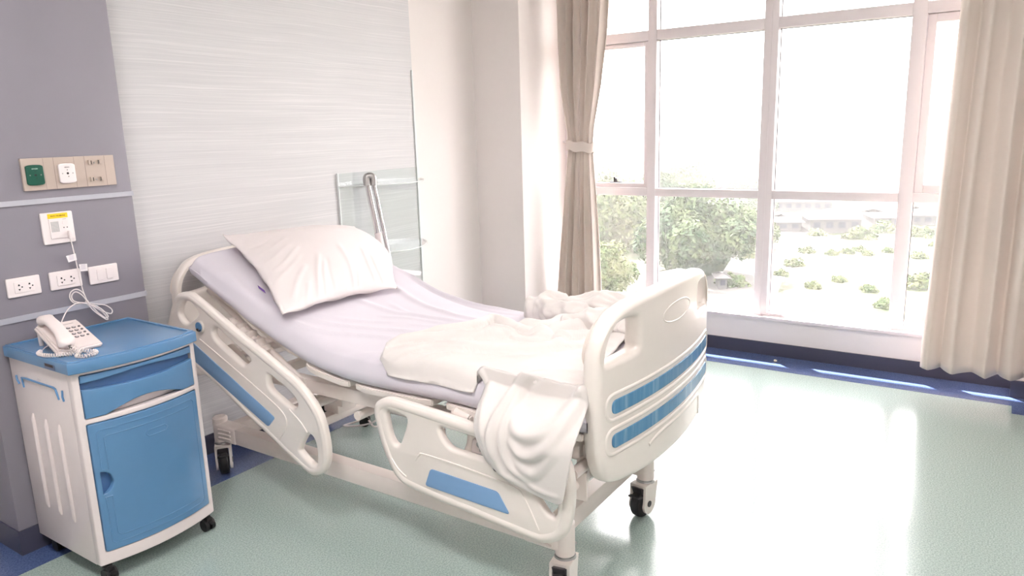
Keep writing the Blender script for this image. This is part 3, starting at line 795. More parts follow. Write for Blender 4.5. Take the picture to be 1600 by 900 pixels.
# ------------------------------------------------------------------ pillow
c1 = Vector((1.85, 2.345, .862)); c2 = Vector((2.505, 2.325, .850)); c3 = Vector((2.765, 2.85, 1.085)); c4 = Vector((2.045, 2.955, 1.125))
NXP, NYP = 110, 84; top, bot = [], []
nrm = (c2-c1).cross(c4-c1).normalized()
def pil(u, v):
    # edges pulled in slightly between the corners
    p = c1*(1-u)*(1-v)+c2*u*(1-v)+c3*u*v+c4*(1-u)*v
    inw = .035
    cx = (c1+c2+c3+c4)/4
    eu = math.sin(PI*v)*(inw*(1-u)+.085*u*math.sin(PI*min(1, v*1.0))*u)*1.0; ev = math.sin(PI*u)*inw*.7*(1-2*v)
    du = ((c2-c1)*(1-v)+(c3-c4)*v).normalized(); dv = ((c4-c1)*(1-u)+(c3-c2)*u).normalized()
    return p+du*eu*(abs(1-2*u))+dv*ev*abs(1-2*v)
PR = []
def r2(l, a, w): PR.append((l, a, w))
r2([(.30, .0), (.33, .18), (.40, .36)], .010, .020); r2([(.36, .0), (.38, .15), (.42, .28)], .008, .016); r2([(.42, .0), (.42, .16), (.44, .3)], -.006, .016)
r2([(.60, .0), (.60, .2), (.57, .42)], .010, .016); r2([(.64, .02), (.66, .15)], .006, .014)
r2([(.80, .03), (.76, .2), (.74, .38)], .010, .018); r2([(.88, .02), (.83, .16), (.8, .3)], .009, .016); r2([(.95, .05), (.90, .2), (.86, .32)], .008, .014)
r2([(.0, .62), (.14, .6), (.28, .66)], .010, .020); r2([(.0, .5), (.12, .5), (.26, .56)], .009, .018); r2([(.0, .38), (.14, .4), (.3, .5)], .010, .018)
r2([(.02, .28), (.15, .33), (.28, .4)], .006, .016); r2([(.0, .74), (.12, .71), (.2, .74)], -.007, .016)
r2([(.1, .06), (.18, .2), (.28, .3)], .008, .022); r2([(.2, .0), (.25, .15)], .006, .018)
UV = [(i/NXP, j/NYP) for j in range(NYP+1) for i in range(NXP+1)]
rf = ridge_field(np.array(UV), PR)
bm = B(); Gt, Gb = [], []
k = 0
for j in range(NYP+1):
    a_, b_ = [], []
    for i in range(NXP+1):
        u, v = i/NXP, j/NYP; p = pil(u, v)
        h = (max(0, math.sin(PI*u))**.6)*(max(0, math.sin(PI*v))**.6)
        edge = i in (0, NXP) or j in (0, NYP)
        e = min(u, 1-u, v, 1-v)
        ff = min(1, e/.06)
        w = .5+.5*math.sin(u*3+v*2)
        t = h*(.105+.05*u)+.55*rf[k]*(.35+.65*ff)*(0 if edge else 1)+.006*noise.noise(Vector((u*5, v*5, 2)))*ff
        wob = nrm*(.006*math.sin(u*22+1)*(1 if j in (0, 1) else 0)+.005*math.sin(v*26)*(1 if i in (0, 1) else 0))
        vt = bm.verts.new(p+nrm*t+wob); a_.append(vt)
        if edge: b_.append(vt)
        else:
            q = p-nrm*h*.018
            zz_ = float(sheet_top(q.x, q.y))+.004
            if q.z < zz_ and MX0 < q.x < MX1: q = Vector((q.x, q.y, zz_))
            if (q-(p+nrm*t)).dot(nrm) > -.002: q = p+nrm*(t-.004)
            b_.append(bm.verts.new(q))
        k += 1
    Gt.append(a_); Gb.append(b_)
grid_faces(bm, Gt); 
for i in range(NYP):
    for j in range(NXP):
        q = [Gb[i][j], Gb[i][j+1], Gb[i+1][j+1], Gb[i+1][j]]
        try: bm.faces.new(q)
        except ValueError: pass
bmesh.ops.recalc_face_normals(bm, faces=bm.faces)
pw = build('pillow', bm, pillowm, None, 180)
tag(pw, 'white pillow resting across the raised head of the bed', 'pillow')

# ------------------------------------------------------------------ blanket
bl_top_near = [(1.895, 1.868), (1.868, 1.80), (1.862, 1.70), (1.868, 1.60), (1.862, 1.50), (1.86, 1.41), (1.855, 1.30), (1.852, 1.2), (1.852, 1.1), (1.852, 1.01)]
def zpt(px, py): return sp_(px, py)
bl_top_far = [zpt(601, 557), zpt(622, 545), zpt(660, 541), zpt(700, 531), zpt(740, 521), zpt(775, 517), zpt(805, 527), zpt(850, 522), (2.62, 1.42), (2.74, 1.20)]
NU, NVt, NVh = 130, 90, 80
near = catmull(bl_top_near, 10); far = catmull(bl_top_far, 10)
def samp(pl, n):
    pl = np.array(pl); d = np.r_[0, np.cumsum(np.linalg.norm(np.diff(pl, axis=0), axis=1))]; t = np.linspace(0, d[-1], n)
    return np.stack([np.interp(t, d, pl[:, i]) for i in range(pl.shape[1])], 1)
near = samp(near, NU+1); far = samp(far, NU+1)
for q_ in range(NU+1):
    w_ = float(np.clip((1.432-near[q_][1])/.03, 0, 1)); near[q_][0] += .034*w_*w_*(3-2*w_)
BR = []
def rb(pxs, amp, w): BR.append(([zpt(*p) for p in pxs], amp, w))
rb([(603, 557), (640, 553), (700, 550), (760, 549), (810, 546)], .034, -.026)
rb([(612, 566), (680, 564), (740, 566), (830, 571), (915, 560)], .032, -.024)
rb([(625, 547), (680, 542), (740, 532), (775, 522), (805, 535), (850, 552), (905, 556)], .032, -.030)
rb([(755, 548), (790, 545), (830, 556), (905, 562)], .018, -.022)
rb([(840, 552), (880, 540), (910, 530), (940, 524)], .040, -.034)
rb([(790, 522), (850, 534), (890, 518), (930, 503)], .032, -.034)
rb([(860, 568), (900, 552), (940, 545)], .026, -.026)
rb([(640, 577), (680, 573), (712, 572)], .012, -.018)
HR = []
def rh(pxs, amp, w): HR.append(([yz(x, y, 1.80) for x, y in pxs], amp, w))
rh([(925, 577), (870, 583), (825, 590), (798, 604), (784, 632), (778, 670), (785, 705), (800, 735)], .034, .016)
rh([(925, 590), (865, 598), (820, 603), (800, 618), (793, 650), (795, 690), (808, 725), (830, 745)], .02, .010)
rh([(915, 603), (870, 600), (830, 612), (808, 628)], .010, .012)
rh([(735, 590), (750, 632), (765, 680), (785, 725), (820, 752)], .014, .016)
rh([(800, 640), (812, 668), (835, 676), (865, 668), (885, 640), (905, 605)], .026, .020)
rh([(803, 680), (825, 705), (855, 700), (880, 672), (900, 630)], .02, .016)
rh([(810, 715), (840, 735), (865, 715), (880, 690)], .012, .018)
rh([(880, 640), (893, 625), (915, 608)], .012, .010)
rh([(830, 752), (858, 765), (880, 772)], .006, .008)
bm = B(); G = []
uh = 5.0
# where hanging starts: near edge point closest to y=1.414
ih = int(np.argmin(np.abs(near[:, 1]-1.414)))
PT = []; 
for j in range(NVt+1):
    for i in range(NU+1):
        v = j/NVt; PT.append(near[i]*(1-v)+far[i]*v)
PT = np.array(PT); H = ridge_field(PT, BR)
ZE = [float(sheet_top(near[i][0], near[i][1]))+.012 for i in range(NU+1)]
unr = np.array([[PT[q][1], ZE[q % (NU+1)]+abs(PT[q][0]-near[q % (NU+1)][0])] for q in range(len(PT))])
H2 = ridge_field(unr, HR)
rows_t = []; k = 0
for j in range(NVt+1):
    row = []
    for i in range(NU+1):
        x, y = PT[k]; v = j/NVt; u = i/NU
        wz = min(1, max(0, (i-(ih-10))/12)); wz = wz*wz*(3-2*wz)
        e = min(1, v/.06, (1-v)/.06, u/.03)
        if wz > 0: e = min(1, (1-v)/.06, (v+.02*wz)/(.06+.12*wz), u/.03)
        st_ = float(sheet_top(x, y))
        lay = (.010+.020*e)*(1-wz)+.012*wz+.018*e*wz
        h2 = H2[k]*wz*max(0, 1-v/.4)*min(1, max(0, (i-ih)/20))*min(1, (NU-i)/6+.2)
        a_ = math.radians(45)*max(0, 1-v/.2)
        z = st_+lay+H[k]*((.25+.75*e)*(1-wz)+e*wz)+.006*noise.noise(Vector((x*14, y*6, 5)))*e+.010*abs(noise.noise(Vector((x*9, y*9, 9))))*u*e+h2*math.cos(a_)
        row.append(Vector((x-h2*math.sin(a_), y, z))); k += 1
    rows_t.append(row)
# hanging part
Lc = samp(catmull([(1.414, .775), (1.385, .74), (1.372, .716), (1.356, .63), (1.317, .529), (1.244, .468)], 8), NVh+1)
Rc = samp(catmull([(1.005, .79), (.992, .70), (.995, .625), (1.01, .538), (1.034, .452), (1.045, .445)], 8), NVh+1)
nh = NU-ih
bottom = samp(catmull([(1.244, .468), (1.16, .452), (1.08, .437), (1.055, .436), (1.045, .445)], 8), nh+1)
topc = np.array([[near[ih+i][1], ZE[ih+i]] for i in range(nh+1)])
Lc[0] = topc[0]; Rc[0] = topc[-1]
HP = []
for j in range(NVh+1):
    t = j/NVh
    for i in range(nh+1):
        s = i/nh
        c = (1-s)*Lc[j]+s*Rc[j]+(1-t)*topc[i]+t*bottom[i]-((1-s)*(1-t)*topc[0]+s*(1-t)*topc[-1]+(1-s)*t*bottom[0]+s*t*bottom[-1])
        HP.append(c)
HP = np.array(HP); HH = ridge_field(HP, HR)
for j in range(NVt, -1, -1): G.append([bm.verts.new(p) for p in rows_t[j]])
grid_faces(bm, G)
prev = G[-1][ih:]
k = nh+1
for j in range(1, NVh+1):
    row = []
    for i in range(nh+1):
        y, z = HP[k]; s = i/nh; t = j/NVh
        e0 = rows_t[0][ih+i]; xe = float(near[ih+i][0]); ze = topc[i][1]
        q_ = min(1, max(0, (ze-z)/max(.02, ze-.60)))
        xx = xe+(1.782-xe)*math.sin(PI/2*q_)**1.0-.012*math.sin(PI*min(1, t))
        a_ = math.radians(45+45*q_)
        hv = HH[k]*min(1, i/20+min(1, t/.15))*min(1, s/.04+.1)*min(1, (1-s)/.06+.2)*min(1, i/6+0)
        xx -= hv*math.sin(a_)+.006*noise.noise(Vector((y*8, z*8, 3)))*min(1, t/.1); z += hv*math.cos(a_)
        row.append(bm.verts.new((xx, y, z))); k += 1
    for i in range(nh): bm.faces.new((prev[i], row[i], row[i+1], prev[i+1]))
    prev = row
# bunched-up far end: a crumpled roll
def roll(path, rad, seed, sq=.75):
    N, Mm = 90, 64; pts = samp(catmull(path, 8), N+1); rings = []
    for i in range(N+1):
        t = i/N; p = Vector(pts[i]); q = Vector(pts[min(N, i+1)])-Vector(pts[max(0, i-1)]); q.normalize()
        sd = q.cross(Vector((0, 0, 1))).normalized(); r = float(np.interp(t, [a for a, _ in rad], [b for _, b in rad]))
        r *= math.sqrt(max(.02, min(1, t/.07, (1-t)/.07)))
        ring = []
        for k_ in range(Mm):
            a = 2*PI*k_/Mm
            d = sd*math.cos(a)+Vector((0, 0, 1))*math.sin(a)*sq
            pp = p+d*r
            f = 1-abs(noise.noise(Vector((pp.x*9+seed, pp.y*7, pp.z*11)))*2); g = 1-abs(noise.noise(Vector((pp.x*19, pp.y*15+seed, pp.z*20)))*2)
            pp += d*((f-.5)*.035+(g-.5)*.014)*min(1, r/.03)
            zf = float(sheet_top(min(pp.x, MX1-.05), pp.y))+.003
            if pp.z < zf: pp.z = zf
            ring.append(bm.verts.new(pp))
        rings.append(ring)
    for a, b in zip(rings[:-1], rings[1:]):
        for k_ in range(Mm): bm.faces.new((a[k_], a[(k_+1) % Mm], b[(k_+1) % Mm], b[k_]))
    bm.faces.new(rings[0]); bm.faces.new(rings[-1][::-1])
zf = lambda x, y, o: (x, y, float(sheet_top(x, y))+o)
roll([zf(2.70, 1.74, .03), zf(2.69, 1.62, .04), zf(2.64, 1.50, .04), zf(2.60, 1.38, .035)], [(0, .05), (.3, .082), (.7, .075), (1, .05)], 1)
roll([zf(2.74, 1.56, .04), zf(2.73, 1.40, .06), zf(2.72, 1.25, .05), zf(2.70, 1.10, .04)], [(0, .06), (.4, .085), (.8, .08), (1, .05)], 4)
roll([zf(2.45, 1.45, .02), zf(2.52, 1.32, .04), zf(2.55, 1.18, .04), zf(2.50, 1.05, .03)], [(0, .04), (.4, .075), (.8, .07), (1, .05)], 8)
bmesh.ops.recalc_face_normals(bm, faces=bm.faces)
blk = build('blanket', bm, towelm, None, 180)
sm = blk.modifiers.new('s', 'SOLIDIFY'); sm.thickness = .006; sm.offset = 0
tag(blk, 'crumpled white fleece blanket at the foot of the bed, hanging over the near side', 'blanket')

# ------------------------------------------------------------------ bedside cabinet
CX0, CX1, CY0, CY1 = 1.142, 1.602, 2.572, 3.022
cab = thing('bedside_cabinet', 'blue and white plastic bedside cabinet on castors beside the grey panel', 'cabinet', (1.37, 2.8, 0))
def cbow(x): u = (x-(CX0+CX1)/2)/((CX1-CX0)/2); return CY0-.042*(1-min(1.1, u*u))
def cfront(x0, x1, z0, z1, d0, d1, m, name, parent, bev=.002, holes=(), outline=None, n=16):
    """piece of the bowed front: d0..d1 is its depth range behind the front surface"""
    pl = outline or fillet([(x0, z0), (x1, z0), (x1, z1), (x0, z1)], .006, 3)
    bm = slab(pl, list(holes), abs(d1-d0), min(bev, abs(d1-d0)*.45), None, 2); bisect_many(bm, 0, x0, x1, n)
    mid = (d0+d1)/2
    mapv(bm, lambda a, b, nn: (a, cbow(a)+mid-nn, b))
    return build(name, bm, m, parent, 40)
# carcass: sides, back, bottom
bm = B()
box(bm, CX0, CX0+.02, CY0+.0275, CY1, .07, .795, .0005); box(bm, CX1-.02, CX1, CY0+.0275, CY1, .07, .795, .0005)
box(bm, CX0+.01, CX1-.01, CY1-.02, CY1, .07, .795); box(bm, CX0+.01, CX1-.01, CY0+.02, CY1, .075, .10); box(bm, CX0+.01, CX1-.01, CY0+.02, CY1-.01, .605, .618)
# raised ribs and inset outlines on the left side
for (yy, a, b) in ((2.898, .215, .59), (2.805, .21, .585), (2.708, .207, .583)):
    pts = [(CX0-.0005, yy, a), (CX0-.002, yy, a+.02), (CX0-.002, yy, b-.02), (CX0-.0005, yy, b)]
    tube(bm, pts, [.004, .0085, .0085, .004], 10)
carc = build('body', bm, cabwhite, cab, 40); tag(carc, 'white moulded cabinet body')
x0, x1 = CX0, CX1
dz0, dz1, drz0, drz1 = .118, .603, .622, .780
fr_h1 = fillet([(x0+.022, drz0), (x1-.022, drz0), (x1-.022, drz1), (x0+.022, drz1)], .006, 3)
fr_h2 = fillet([(x0+.022, dz0), (x1-.022, dz0), (x1-.022, dz1), (x0+.022, dz1)], .006, 3)
cfront(x0, x1, .07, .80, 0, .03, cabwhite, 'front_frame', cab, .004, (fr_h1, fr_h2))
# door
dr = cfront(x0+.024, x1-.024, dz0+.002, dz1-.002, -.004, .02, cabblue, 'door', cab, .003, ([(x0+.040, .338)]+[(x0+.040+.036*math.cos(a), .38+.042*math.sin(a)) for a in [-PI/2+PI*k/16 for k in range(1, 16)]]+[(x0+.040, .422)],))
tag(dr, 'blue cabinet door')
def fline(pl, r, name, m, parent, dn=-.0045):
    bm = B(); tube(bm, [(p[0], cbow(p[0])+dn, p[1]) for p in pl], r, 6); return build(name, bm, m, parent)
ri = [(x0+.045, .43), (x0+.045, .565), (x0+.055, .575), (x1-.055, .575), (x1-.045, .565), (x1-.045, .155), (x1-.055, .145), (x0+.055, .145), (x0+.045, .155), (x0+.045, .325)]
ri2 = [(x0+.045, .43), (x0+.066, .425), (x0+.066, .545), (x0+.075, .55), (x1-.07, .55)]
ri3 = [(x0+.045, .325), (x0+.066, .325), (x0+.066, .18), (x0+.076, .17), (x1-.07, .17)]
def dens(pl, n=10):
    o = []
    for a, b in zip(pl[:-1], pl[1:]): o += [tuple(np.array(a)*(1-t/n)+np.array(b)*t/n) for t in range(n)]
    return o+[pl[-1]]
bm = B()
for pl in (ri, ri2, ri3, [(1.345, .512), (1.355, .523), (1.42, .523), (1.43, .512), (1.42, .500), (1.355, .500), (1.345, .512)]):
    tube(bm, [(p[0], cbow(p[0])-.0032, p[1]) for p in dens(pl)], .0024, 6)
build('moulded_line', bm, cabblue, dr)
bm = B(); box(bm, x0+.036, x0+.080, cbow(x0+.05)+.012, cbow(x0+.05)+.016, .334, .426); build('handle_recess', bm, cabbluedark, dr)
# drawer with a deep finger scoop
xa, xb = x0+.024, x1-.024; xm = (xa+xb)/2
dw = cfront(xa, xb, drz0, drz1, -.003, .018, cabblue, 'drawer', cab, .003,
            outline=[(xa, drz0+.002), (xa+.06, drz0+.002)]+[(xa+.06+(xb-xa-.12)*k/12, drz0+.002+.034*math.sin(PI*k/12)) for k in range(1, 12)]+[(xb-.06, drz0+.002), (xb, drz0+.002), (xb, .728)]
            +[(xb+(xa-xb)*k/14, .728-.010*math.sin(PI*k/14)) for k in range(1, 14)]+[(xa, .728)])
tag(dw, 'blue drawer front with a curved finger slot')
up_ = cfront(xa, xb, .74, drz1, -.003, .018, cabblue, 'drawer_lip', dw, .003,
             outline=[(xa, .752)]+[(xa+(xb-xa)*k/14, .752+.013*math.sin(PI*k/14)**2) for k in range(1, 14)]+[(xb, .752), (xb, drz1-.003), (xa, drz1-.003)])
cfront(xa, xb, .70, .775, .018, .026, cabbluedark, 'finger_slot', dw, .001)
bm = B()
for k in range(14):
    pass
pts_t = [(xa+(xb-xa)*k/20, cbow(xa+(xb-xa)*k/20)+.019-.008*0, .70) for k in range(21)]
bm.free()
# pull-out tray bottom edge below the drawer cut-out
cfront(xa, xb, drz0, .66, .03, .034, cabwhite, 'tray', cab, .001)
# top with raised lip
def top_outline(off):
    a, b = CX0-.014+off, CX1+.004-off; pts = [(b, CY1-off), (a, CY1-off)]
    n = 20
    for k in range(n+1):
        x = a+(b-a)*k/n; u = (x-(a+b)/2)/((b-a)/2); pts.append((x, CY0-.016-.042*(1-u*u)+off))
    return pts
bm = slab(top_outline(0), [], .040, .004, None, 2); mapv(bm, lambda a, b, n: (a, b, .812+n))
tp = build('top', bm, cabblue, cab, 40); tag(tp, 'blue cabinet top with raised rim')
bm = slab(top_outline(.0065), [top_outline(.019)[::-1]], .006, .002, None, 2); mapv(bm, lambda a, b, n: (a, b, .8335+n)); build('rim', bm, cabblue, tp, 40)
ntop = .832
# maker's label on the top's edge
bm = B(); box(bm, CX0-.0155, CX0-.0145, 2.640, 2.712, .797, .816); build('maker_label', bm, mat('label_grey', hexc(96, 108, 138), .5), tp, 0)
bm = B(); box(bm, CX0-.016, CX0-.0152, 2.650, 2.706, .806, .815); build('maker_print', bm, inkm, tp, 0)
# blue towel rail + hooks on the side
bm = B(); tube(bm, [(CX0-.001, 2.934, .684), (CX0-.004, 2.935, .722), (CX0-.004, 2.90, .7235), (CX0-.004, 2.70, .7235), (CX0-.004, 2.687, .72), (CX0-.001, 2.677, .682)], .0036, 8)
tube(bm, [(CX0-.002, 2.981, .723), (CX0-.004, 2.975, .708), (CX0-.002, 2.966, .692)], .0036, 8); tube(bm, [(CX0-.002, 2.643, .722), (CX0-.004, 2.644, .70), (CX0-.002, 2.642, .683)], .0036, 8)
build('towel_rail', bm, blueplastic, cab)
bm = B(); cyl(bm, (CX0+.002, 2.808, .722), (CX0-.0015, 2.808, .722), .017, 24); build('finger_dimple', bm, cabwhite, cab)
# castors
for (x, y) in ((CX0+.03, CY0+.02), (CX1-.03, CY0+.02), (CX0+.04, CY1-.05), (CX1-.04, CY1-.05)):
    bm = B(); cyl(bm, (x, y, .055), (x, y, .078), .016, 16); box(bm, x-.012, x+.012, y-.022, y+.02, .04, .062, .004); cas = build('castor', bm, black, cab)
    for k in (-1, 1):
        w = B(); cyl(w, (x+k*.006, y-.012, .024), (x+k*.02, y-.012, .024), .024, 24); build('castor_wheel', w, black, cas)
    w = B(); box(w, x-.01, x+.01, y-.052, y-.03, .036, .042, .002); box(w, x-.012, x+.012, y-.032, y-.015, .036, .058, .003); build('brake_lever', w, black, cas)

# ------------------------------------------------------------------ telephone
ph = thing('telephone', 'white corded push-button telephone on the bedside cabinet', 'telephone', (1.25, 2.79, ntop))
FL, FR_, BR_, BL_ = Vector((1.155, 2.668, .850)), Vector((1.312, 2.668, .848)), Vector((1.345, 2.905, .900)), Vector((1.197, 2.915, .902))
def pp(u, v, n=0):
    p = FL*(1-u)*(1-v)+FR_*u*(1-v)+BR_*u*v+BL_*(1-u)*v
    nm = (FR_-FL).cross(BL_-FL).normalized(); return p+nm*n
def wedge(u0, u1, v0, v1, n0, n1, bev, m, name, parent, tap=0, sub=0):
    bm = B(); vs = []
    for n_ in (n0, n1):
        t = tap if n_ == n1 else 0
        for (u, v) in ((u0+t, v0+t), (u1-t, v0+t), (u1-t, v1-t), (u0+t, v1-t)): vs.append(bm.verts.new(pp(u, v, n_)))
    a, b, c, d, e, f, g, h = vs
    for q in ((a, d, c, b), (e, f, g, h), (a, b, f, e), (b, c, g, f), (c, d, h, g), (d, a, e, h)): bm.faces.new(q)
    bmesh.ops.recalc_face_normals(bm, faces=bm.faces)
    if bev: bmesh.ops.bevel(bm, geom=bm.edges[:], offset=bev, segments=4, affect='EDGES')
    return build(name, bm, m, parent, 40)
body = wedge(0, 1, 0, 1, -.018, 0, .006, phonem, 'base', ph)
wedge(0.03, .42, .03, .97, -.004, .008, .005, phonem, 'cradle', ph)
for (u, v_, d_, r_) in ((.08, .9, -.016, .009), (.5, .9, -.016, .009), (.92, .9, -.016, .009), (.1, .1, -.008, .006), (.9, .1, -.008, .006)):
    bm = B(); p = pp(u, v_, d_); q = Vector((p.x, p.y, ntop)); tube(bm, [p, q], [r_, r_*.8], 10); build('stand_foot', bm, phonem, ph)
# handset
bm = B(); N = 40; rings = []
for i in range(N+1):
    t = i/N; v = -.05+1.06*t
    hump = .030+.016*math.sin(PI*t)
    endf = math.exp(-((t-.1)/.11)**2)+math.exp(-((t-.9)/.11)**2)
    w = .022+.007*min(1, endf); th_ = .010+.008*min(1, endf)
    sc = math.sqrt(max(.03, min(1, t/.06, (1-t)/.06)))
    c = pp(.22, v, hump-.006*min(1, endf)); du = (FR_-FL).normalized(); nm = (FR_-FL).cross(BL_-FL).normalized(); ring = []
    for k_ in range(20):
        a = 2*PI*k_/20; ca, sa = math.cos(a), math.sin(a)
        ca = math.copysign(abs(ca)**.6, ca); sa = math.copysign(abs(sa)**.6, sa)
        ring.append(bm.verts.new(c+du*ca*w*sc+nm*sa*th_*sc))
    rings.append(ring)
for a, b in zip(rings[:-1], rings[1:]):
    for k_ in range(20): bm.faces.new((a[k_], a[(k_+1) % 20], b[(k_+1) % 20], b[k_]))
bm.faces.new(rings[0][::-1]); bm.faces.new(rings[-1])
build('handset', bm, phonem, ph, 60)
# keys: 4 rows of 3 + function column
for r_ in range(4):
    for c_ in range(4):
        u = .50+c_*.125; v = .36+r_*.115; sz = .0062 if c_ < 3 else .004
        bm = B(); p = pp(u, v, 0); nm = (FR_-FL).cross(BL_-FL).normalized(); cyl(bm, p, p+nm*.0025, sz*1.15, 18); kb = build('key', bm, keym, ph, 40)
        bm = B(); cyl(bm, p+nm*.0025+nm*.0002, p+nm*.004, sz*.72, 16); build('key_top', bm, keytop if c_ < 3 else keym, kb, 40)
mt4 = Matrix.Translation(pp(.66, .86, .0006)) @ Matrix(((FR_-FL).normalized()[:], (BL_-FL).normalized()[:], (FR_-FL).cross(BL_-FL).normalized()[:])).transposed().to_4x4()
bm = B(); box(bm, -.026, .026, -.0008, .0008, 0, .0006); 
for v in bm.verts: v.co = mt4 @ v.co
build('name_strip', bm, mat('phone_print', hexc(150, 142, 144), .5), ph, 0)
# coiled handset cord
def coil(path, r, turns, wire, m=12):
    pts = samp(catmull(path, 10), turns*m+1); out = []
    prev = None
    for i, p in enumerate(pts):
        p = Vector(p); q = Vector(pts[min(len(pts)-1, i+1)])-Vector(pts[max(0, i-1)]); q.normalize()
        u = q.cross(Vector((0, 0, 1))).normalized(); w = q.cross(u); a = 2*PI*i/m; out.append(p+u*math.cos(a)*r+w*math.sin(a)*r)
    return out
bm = B(); zc = ntop+.0085
hs = pp(.22, -.045, .018); 
tube(bm, coil([(1.150, 2.775, zc+.002), (1.128, 2.745, zc+.003), (1.130, 2.70, zc+.003), (1.150, 2.668, zc+.002), (1.185, 2.648, zc), (1.22, 2.640, zc+.004), tuple(pp(.30, .0, .010))], .0052, 30, .0019), .0021, 6)
tube(bm, coil([tuple(hs), (1.205, 2.622, zc+.006), (1.185, 2.60, zc), (1.20, 2.572, zc), (1.235, 2.575, zc), (1.25, 2.605, zc), (1.235, 2.632, zc), (1.222, 2.65, zc+.006)], .0052, 26, .0019), .0021, 6)
tube(bm, [(1.150, 2.775, zc), (1.175, 2.80, zc+.004), tuple(pp(.1, .45, -.016))], .0016, 6)
build('coiled_cord', bm, phonem, ph, 60)
bm = B(); cyl(bm, pp(.24, -.05, .022), pp(.24, -.085, .016), .0045, 10); build('cord_plug', bm, darkgrey, ph)

# line cable from the wall jack to the phone, with a tied bundle
YP = 3.034
lc_ = thing('telephone_cable', 'white telephone cable hanging from the wall intercom in a tied bundle', 'cable', (1.43, 3.02, 1.0))
F3 = lambda px, py, y: (*[_on(px, py, 1, y)[i] for i in range(3)],)
bm = B()
tube(bm, catmull([F3(109, 368, 3.012), F3(112, 380, 3.014), F3(118, 405, 3.016), F3(124, 432, 3.014), F3(130, 455, 3.008), F3(137, 472, 3.0)], 6), .0022, 8)
b1 = F3(137, 472, 3.0)
loops = [
    [(137, 472), (130, 458), (120, 452), (111, 456), (109, 465), (115, 473), (126, 474), (137, 473)],
    [(137, 472), (128, 461), (118, 456), (112, 462), (115, 470), (126, 473), (137, 474)],
    [(137, 473), (150, 475), (165, 477), (175, 484), (173, 490), (160, 486), (148, 479), (137, 473)],
    [(137, 473), (145, 480), (154, 489), (164, 496), (169, 494), (160, 484), (148, 477), (137, 473)],
    [(137, 474), (144, 483), (155, 492), (166, 499), (168, 497), (158, 486), (137, 474)]]
for i, lp in enumerate(loops): tube(bm, catmull([F3(a, b, 2.995-.006*math.sin(q*1.3+i)-.002*i) for q, (a, b) in enumerate(lp)], 6), .0022, 8)
pe = pp(.62, 1.0, -.008)
tube(bm, catmull([F3(137, 474, 2.99), F3(124, 473, 2.985), F3(112, 478, 2.97), F3(103, 488, 2.95), tuple(pe)], 8), .0022, 8)
build('cord', bm, whitepl, lc_, 60)
for q, y in ((((103, 400), (118, 396), (120, 406), (107, 410)), 3.010), (((123, 413), (136, 412), (137, 423), (126, 424)), 3.008)):
    b2 = B(); vs = [b2.verts.new(F3(a, b, y)) for a, b in q]; b2.faces.new(vs); t_ = build('paper_tag', b2, mat('paper', hexc(238, 232, 234), .7), lc_, 0); s2 = t_.modifiers.new('s', 'SOLIDIFY'); s2.thickness = .0008
    ce = np.mean([F3(a, b, y-.0012) for a, b in q], axis=0)
    b3 = B()
    for k_ in range(4): box(b3, ce[0]-.010, ce[0]+.008, ce[1]-.0004, ce[1], ce[2]+.009-k_*.005, ce[2]+.0105-k_*.005)
    build('tag_print', b3, mat('faint_print', hexc(190, 178, 196), .6), t_, 0)
bm = B(); tube(bm, [F3(135, 470, 2.992), F3(139, 476, 2.992)], .006, 10); build('wire_tie', bm, whitepl, lc_)
# thin black lead behind the phone
bm = B(); tube(bm, catmull([tuple(pp(.1, 1.0, .0)), F3(72, 497, 2.97), F3(80, 493, 2.99), F3(84, 493, 3.0), F3(85, 497, 3.0), F3(83, 503, 2.97)], 6), .0012, 6)
bl_ = build('black_lead', bm, black, ph)

# ------------------------------------------------------------------ wall plates
def rplate(x0, x1, z0, z1, r, d, y, m, name, parent, bev=.002):
    bm = slab(fillet([(x0, z0), (x1, z0), (x1, z1), (x0, z1)], r, 4), [], d, min(bev, d*.45), None, 2)
    mapv(bm, lambda a, b, n: (a, y-d/2-n, b)); return build(name, bm, m, parent, 40)
PF = 3.04
def socket(x0, x1, z0, z1, label):
    t = thing('power_socket', label, 'power socket', ((x0+x1)/2, PF, (z0+z1)/2), 'twin sockets on the grey panel')
    rplate(x0, x1, z0, z1, .005, .009, PF, whitepl, 'plate', t, .003)
    cx, cz = (x0+x1)/2, (z0+z1)/2
    rplate(cx-.034, cx+.034, cz-.021, cz+.021, .002, .003, PF-.009, whitepl, 'insert', t, .001)
    for s in (-1, 1):
        x = cx+s*.018; bm = B(); y0 = PF-.0125
        def tri(pts):
            a = [bm.verts.new((p[0], y0, p[1])) for p in pts]; b = [bm.verts.new((p[0], y0+.0012, p[1])) for p in pts]
            bm.faces.new(a); bm.faces.new(b[::-1]); n = len(a)
            for i in range(n): bm.faces.new((a[i], b[i], b[(i+1) % n], a[(i+1) % n]))
        tri([(x-.0035, cz+.005), (x+.0035, cz+.005), (x+.0022, cz+.0115), (x-.0022, cz+.0115)])
        tri([(x-.0042, cz-.006), (x, cz-.013), (x+.0042, cz-.006)])
        tri([(x+.010+.0028*math.cos(a), cz+.0028*math.sin(a)) for a in [k*PI/5 for k in range(10)]])
        bmesh.ops.recalc_face_normals(bm, faces=bm.faces)
        build('socket_hole', bm, black, t, 0)
    return t
socket(1.178, 1.294, .998, 1.070, 'white twin power socket, leftmost on the grey panel')
socket(1.328, 1.446, .998, 1.069, 'white twin power socket in the middle, crossed by the telephone cable')
lsw = thing('light_switch', 'white double rocker light switch on the grey panel', 'light switch', (1.535, PF, 1.03))
rplate(1.476, 1.593, .994, 1.066, .005, .009, PF, whitepl, 'plate', lsw, .003)
for cx in (1.517, 1.555): rplate(cx-.012, cx+.012, 1.008, 1.052, .0015, .005, PF-.009, whitepl, 'rocker', lsw, .0015)
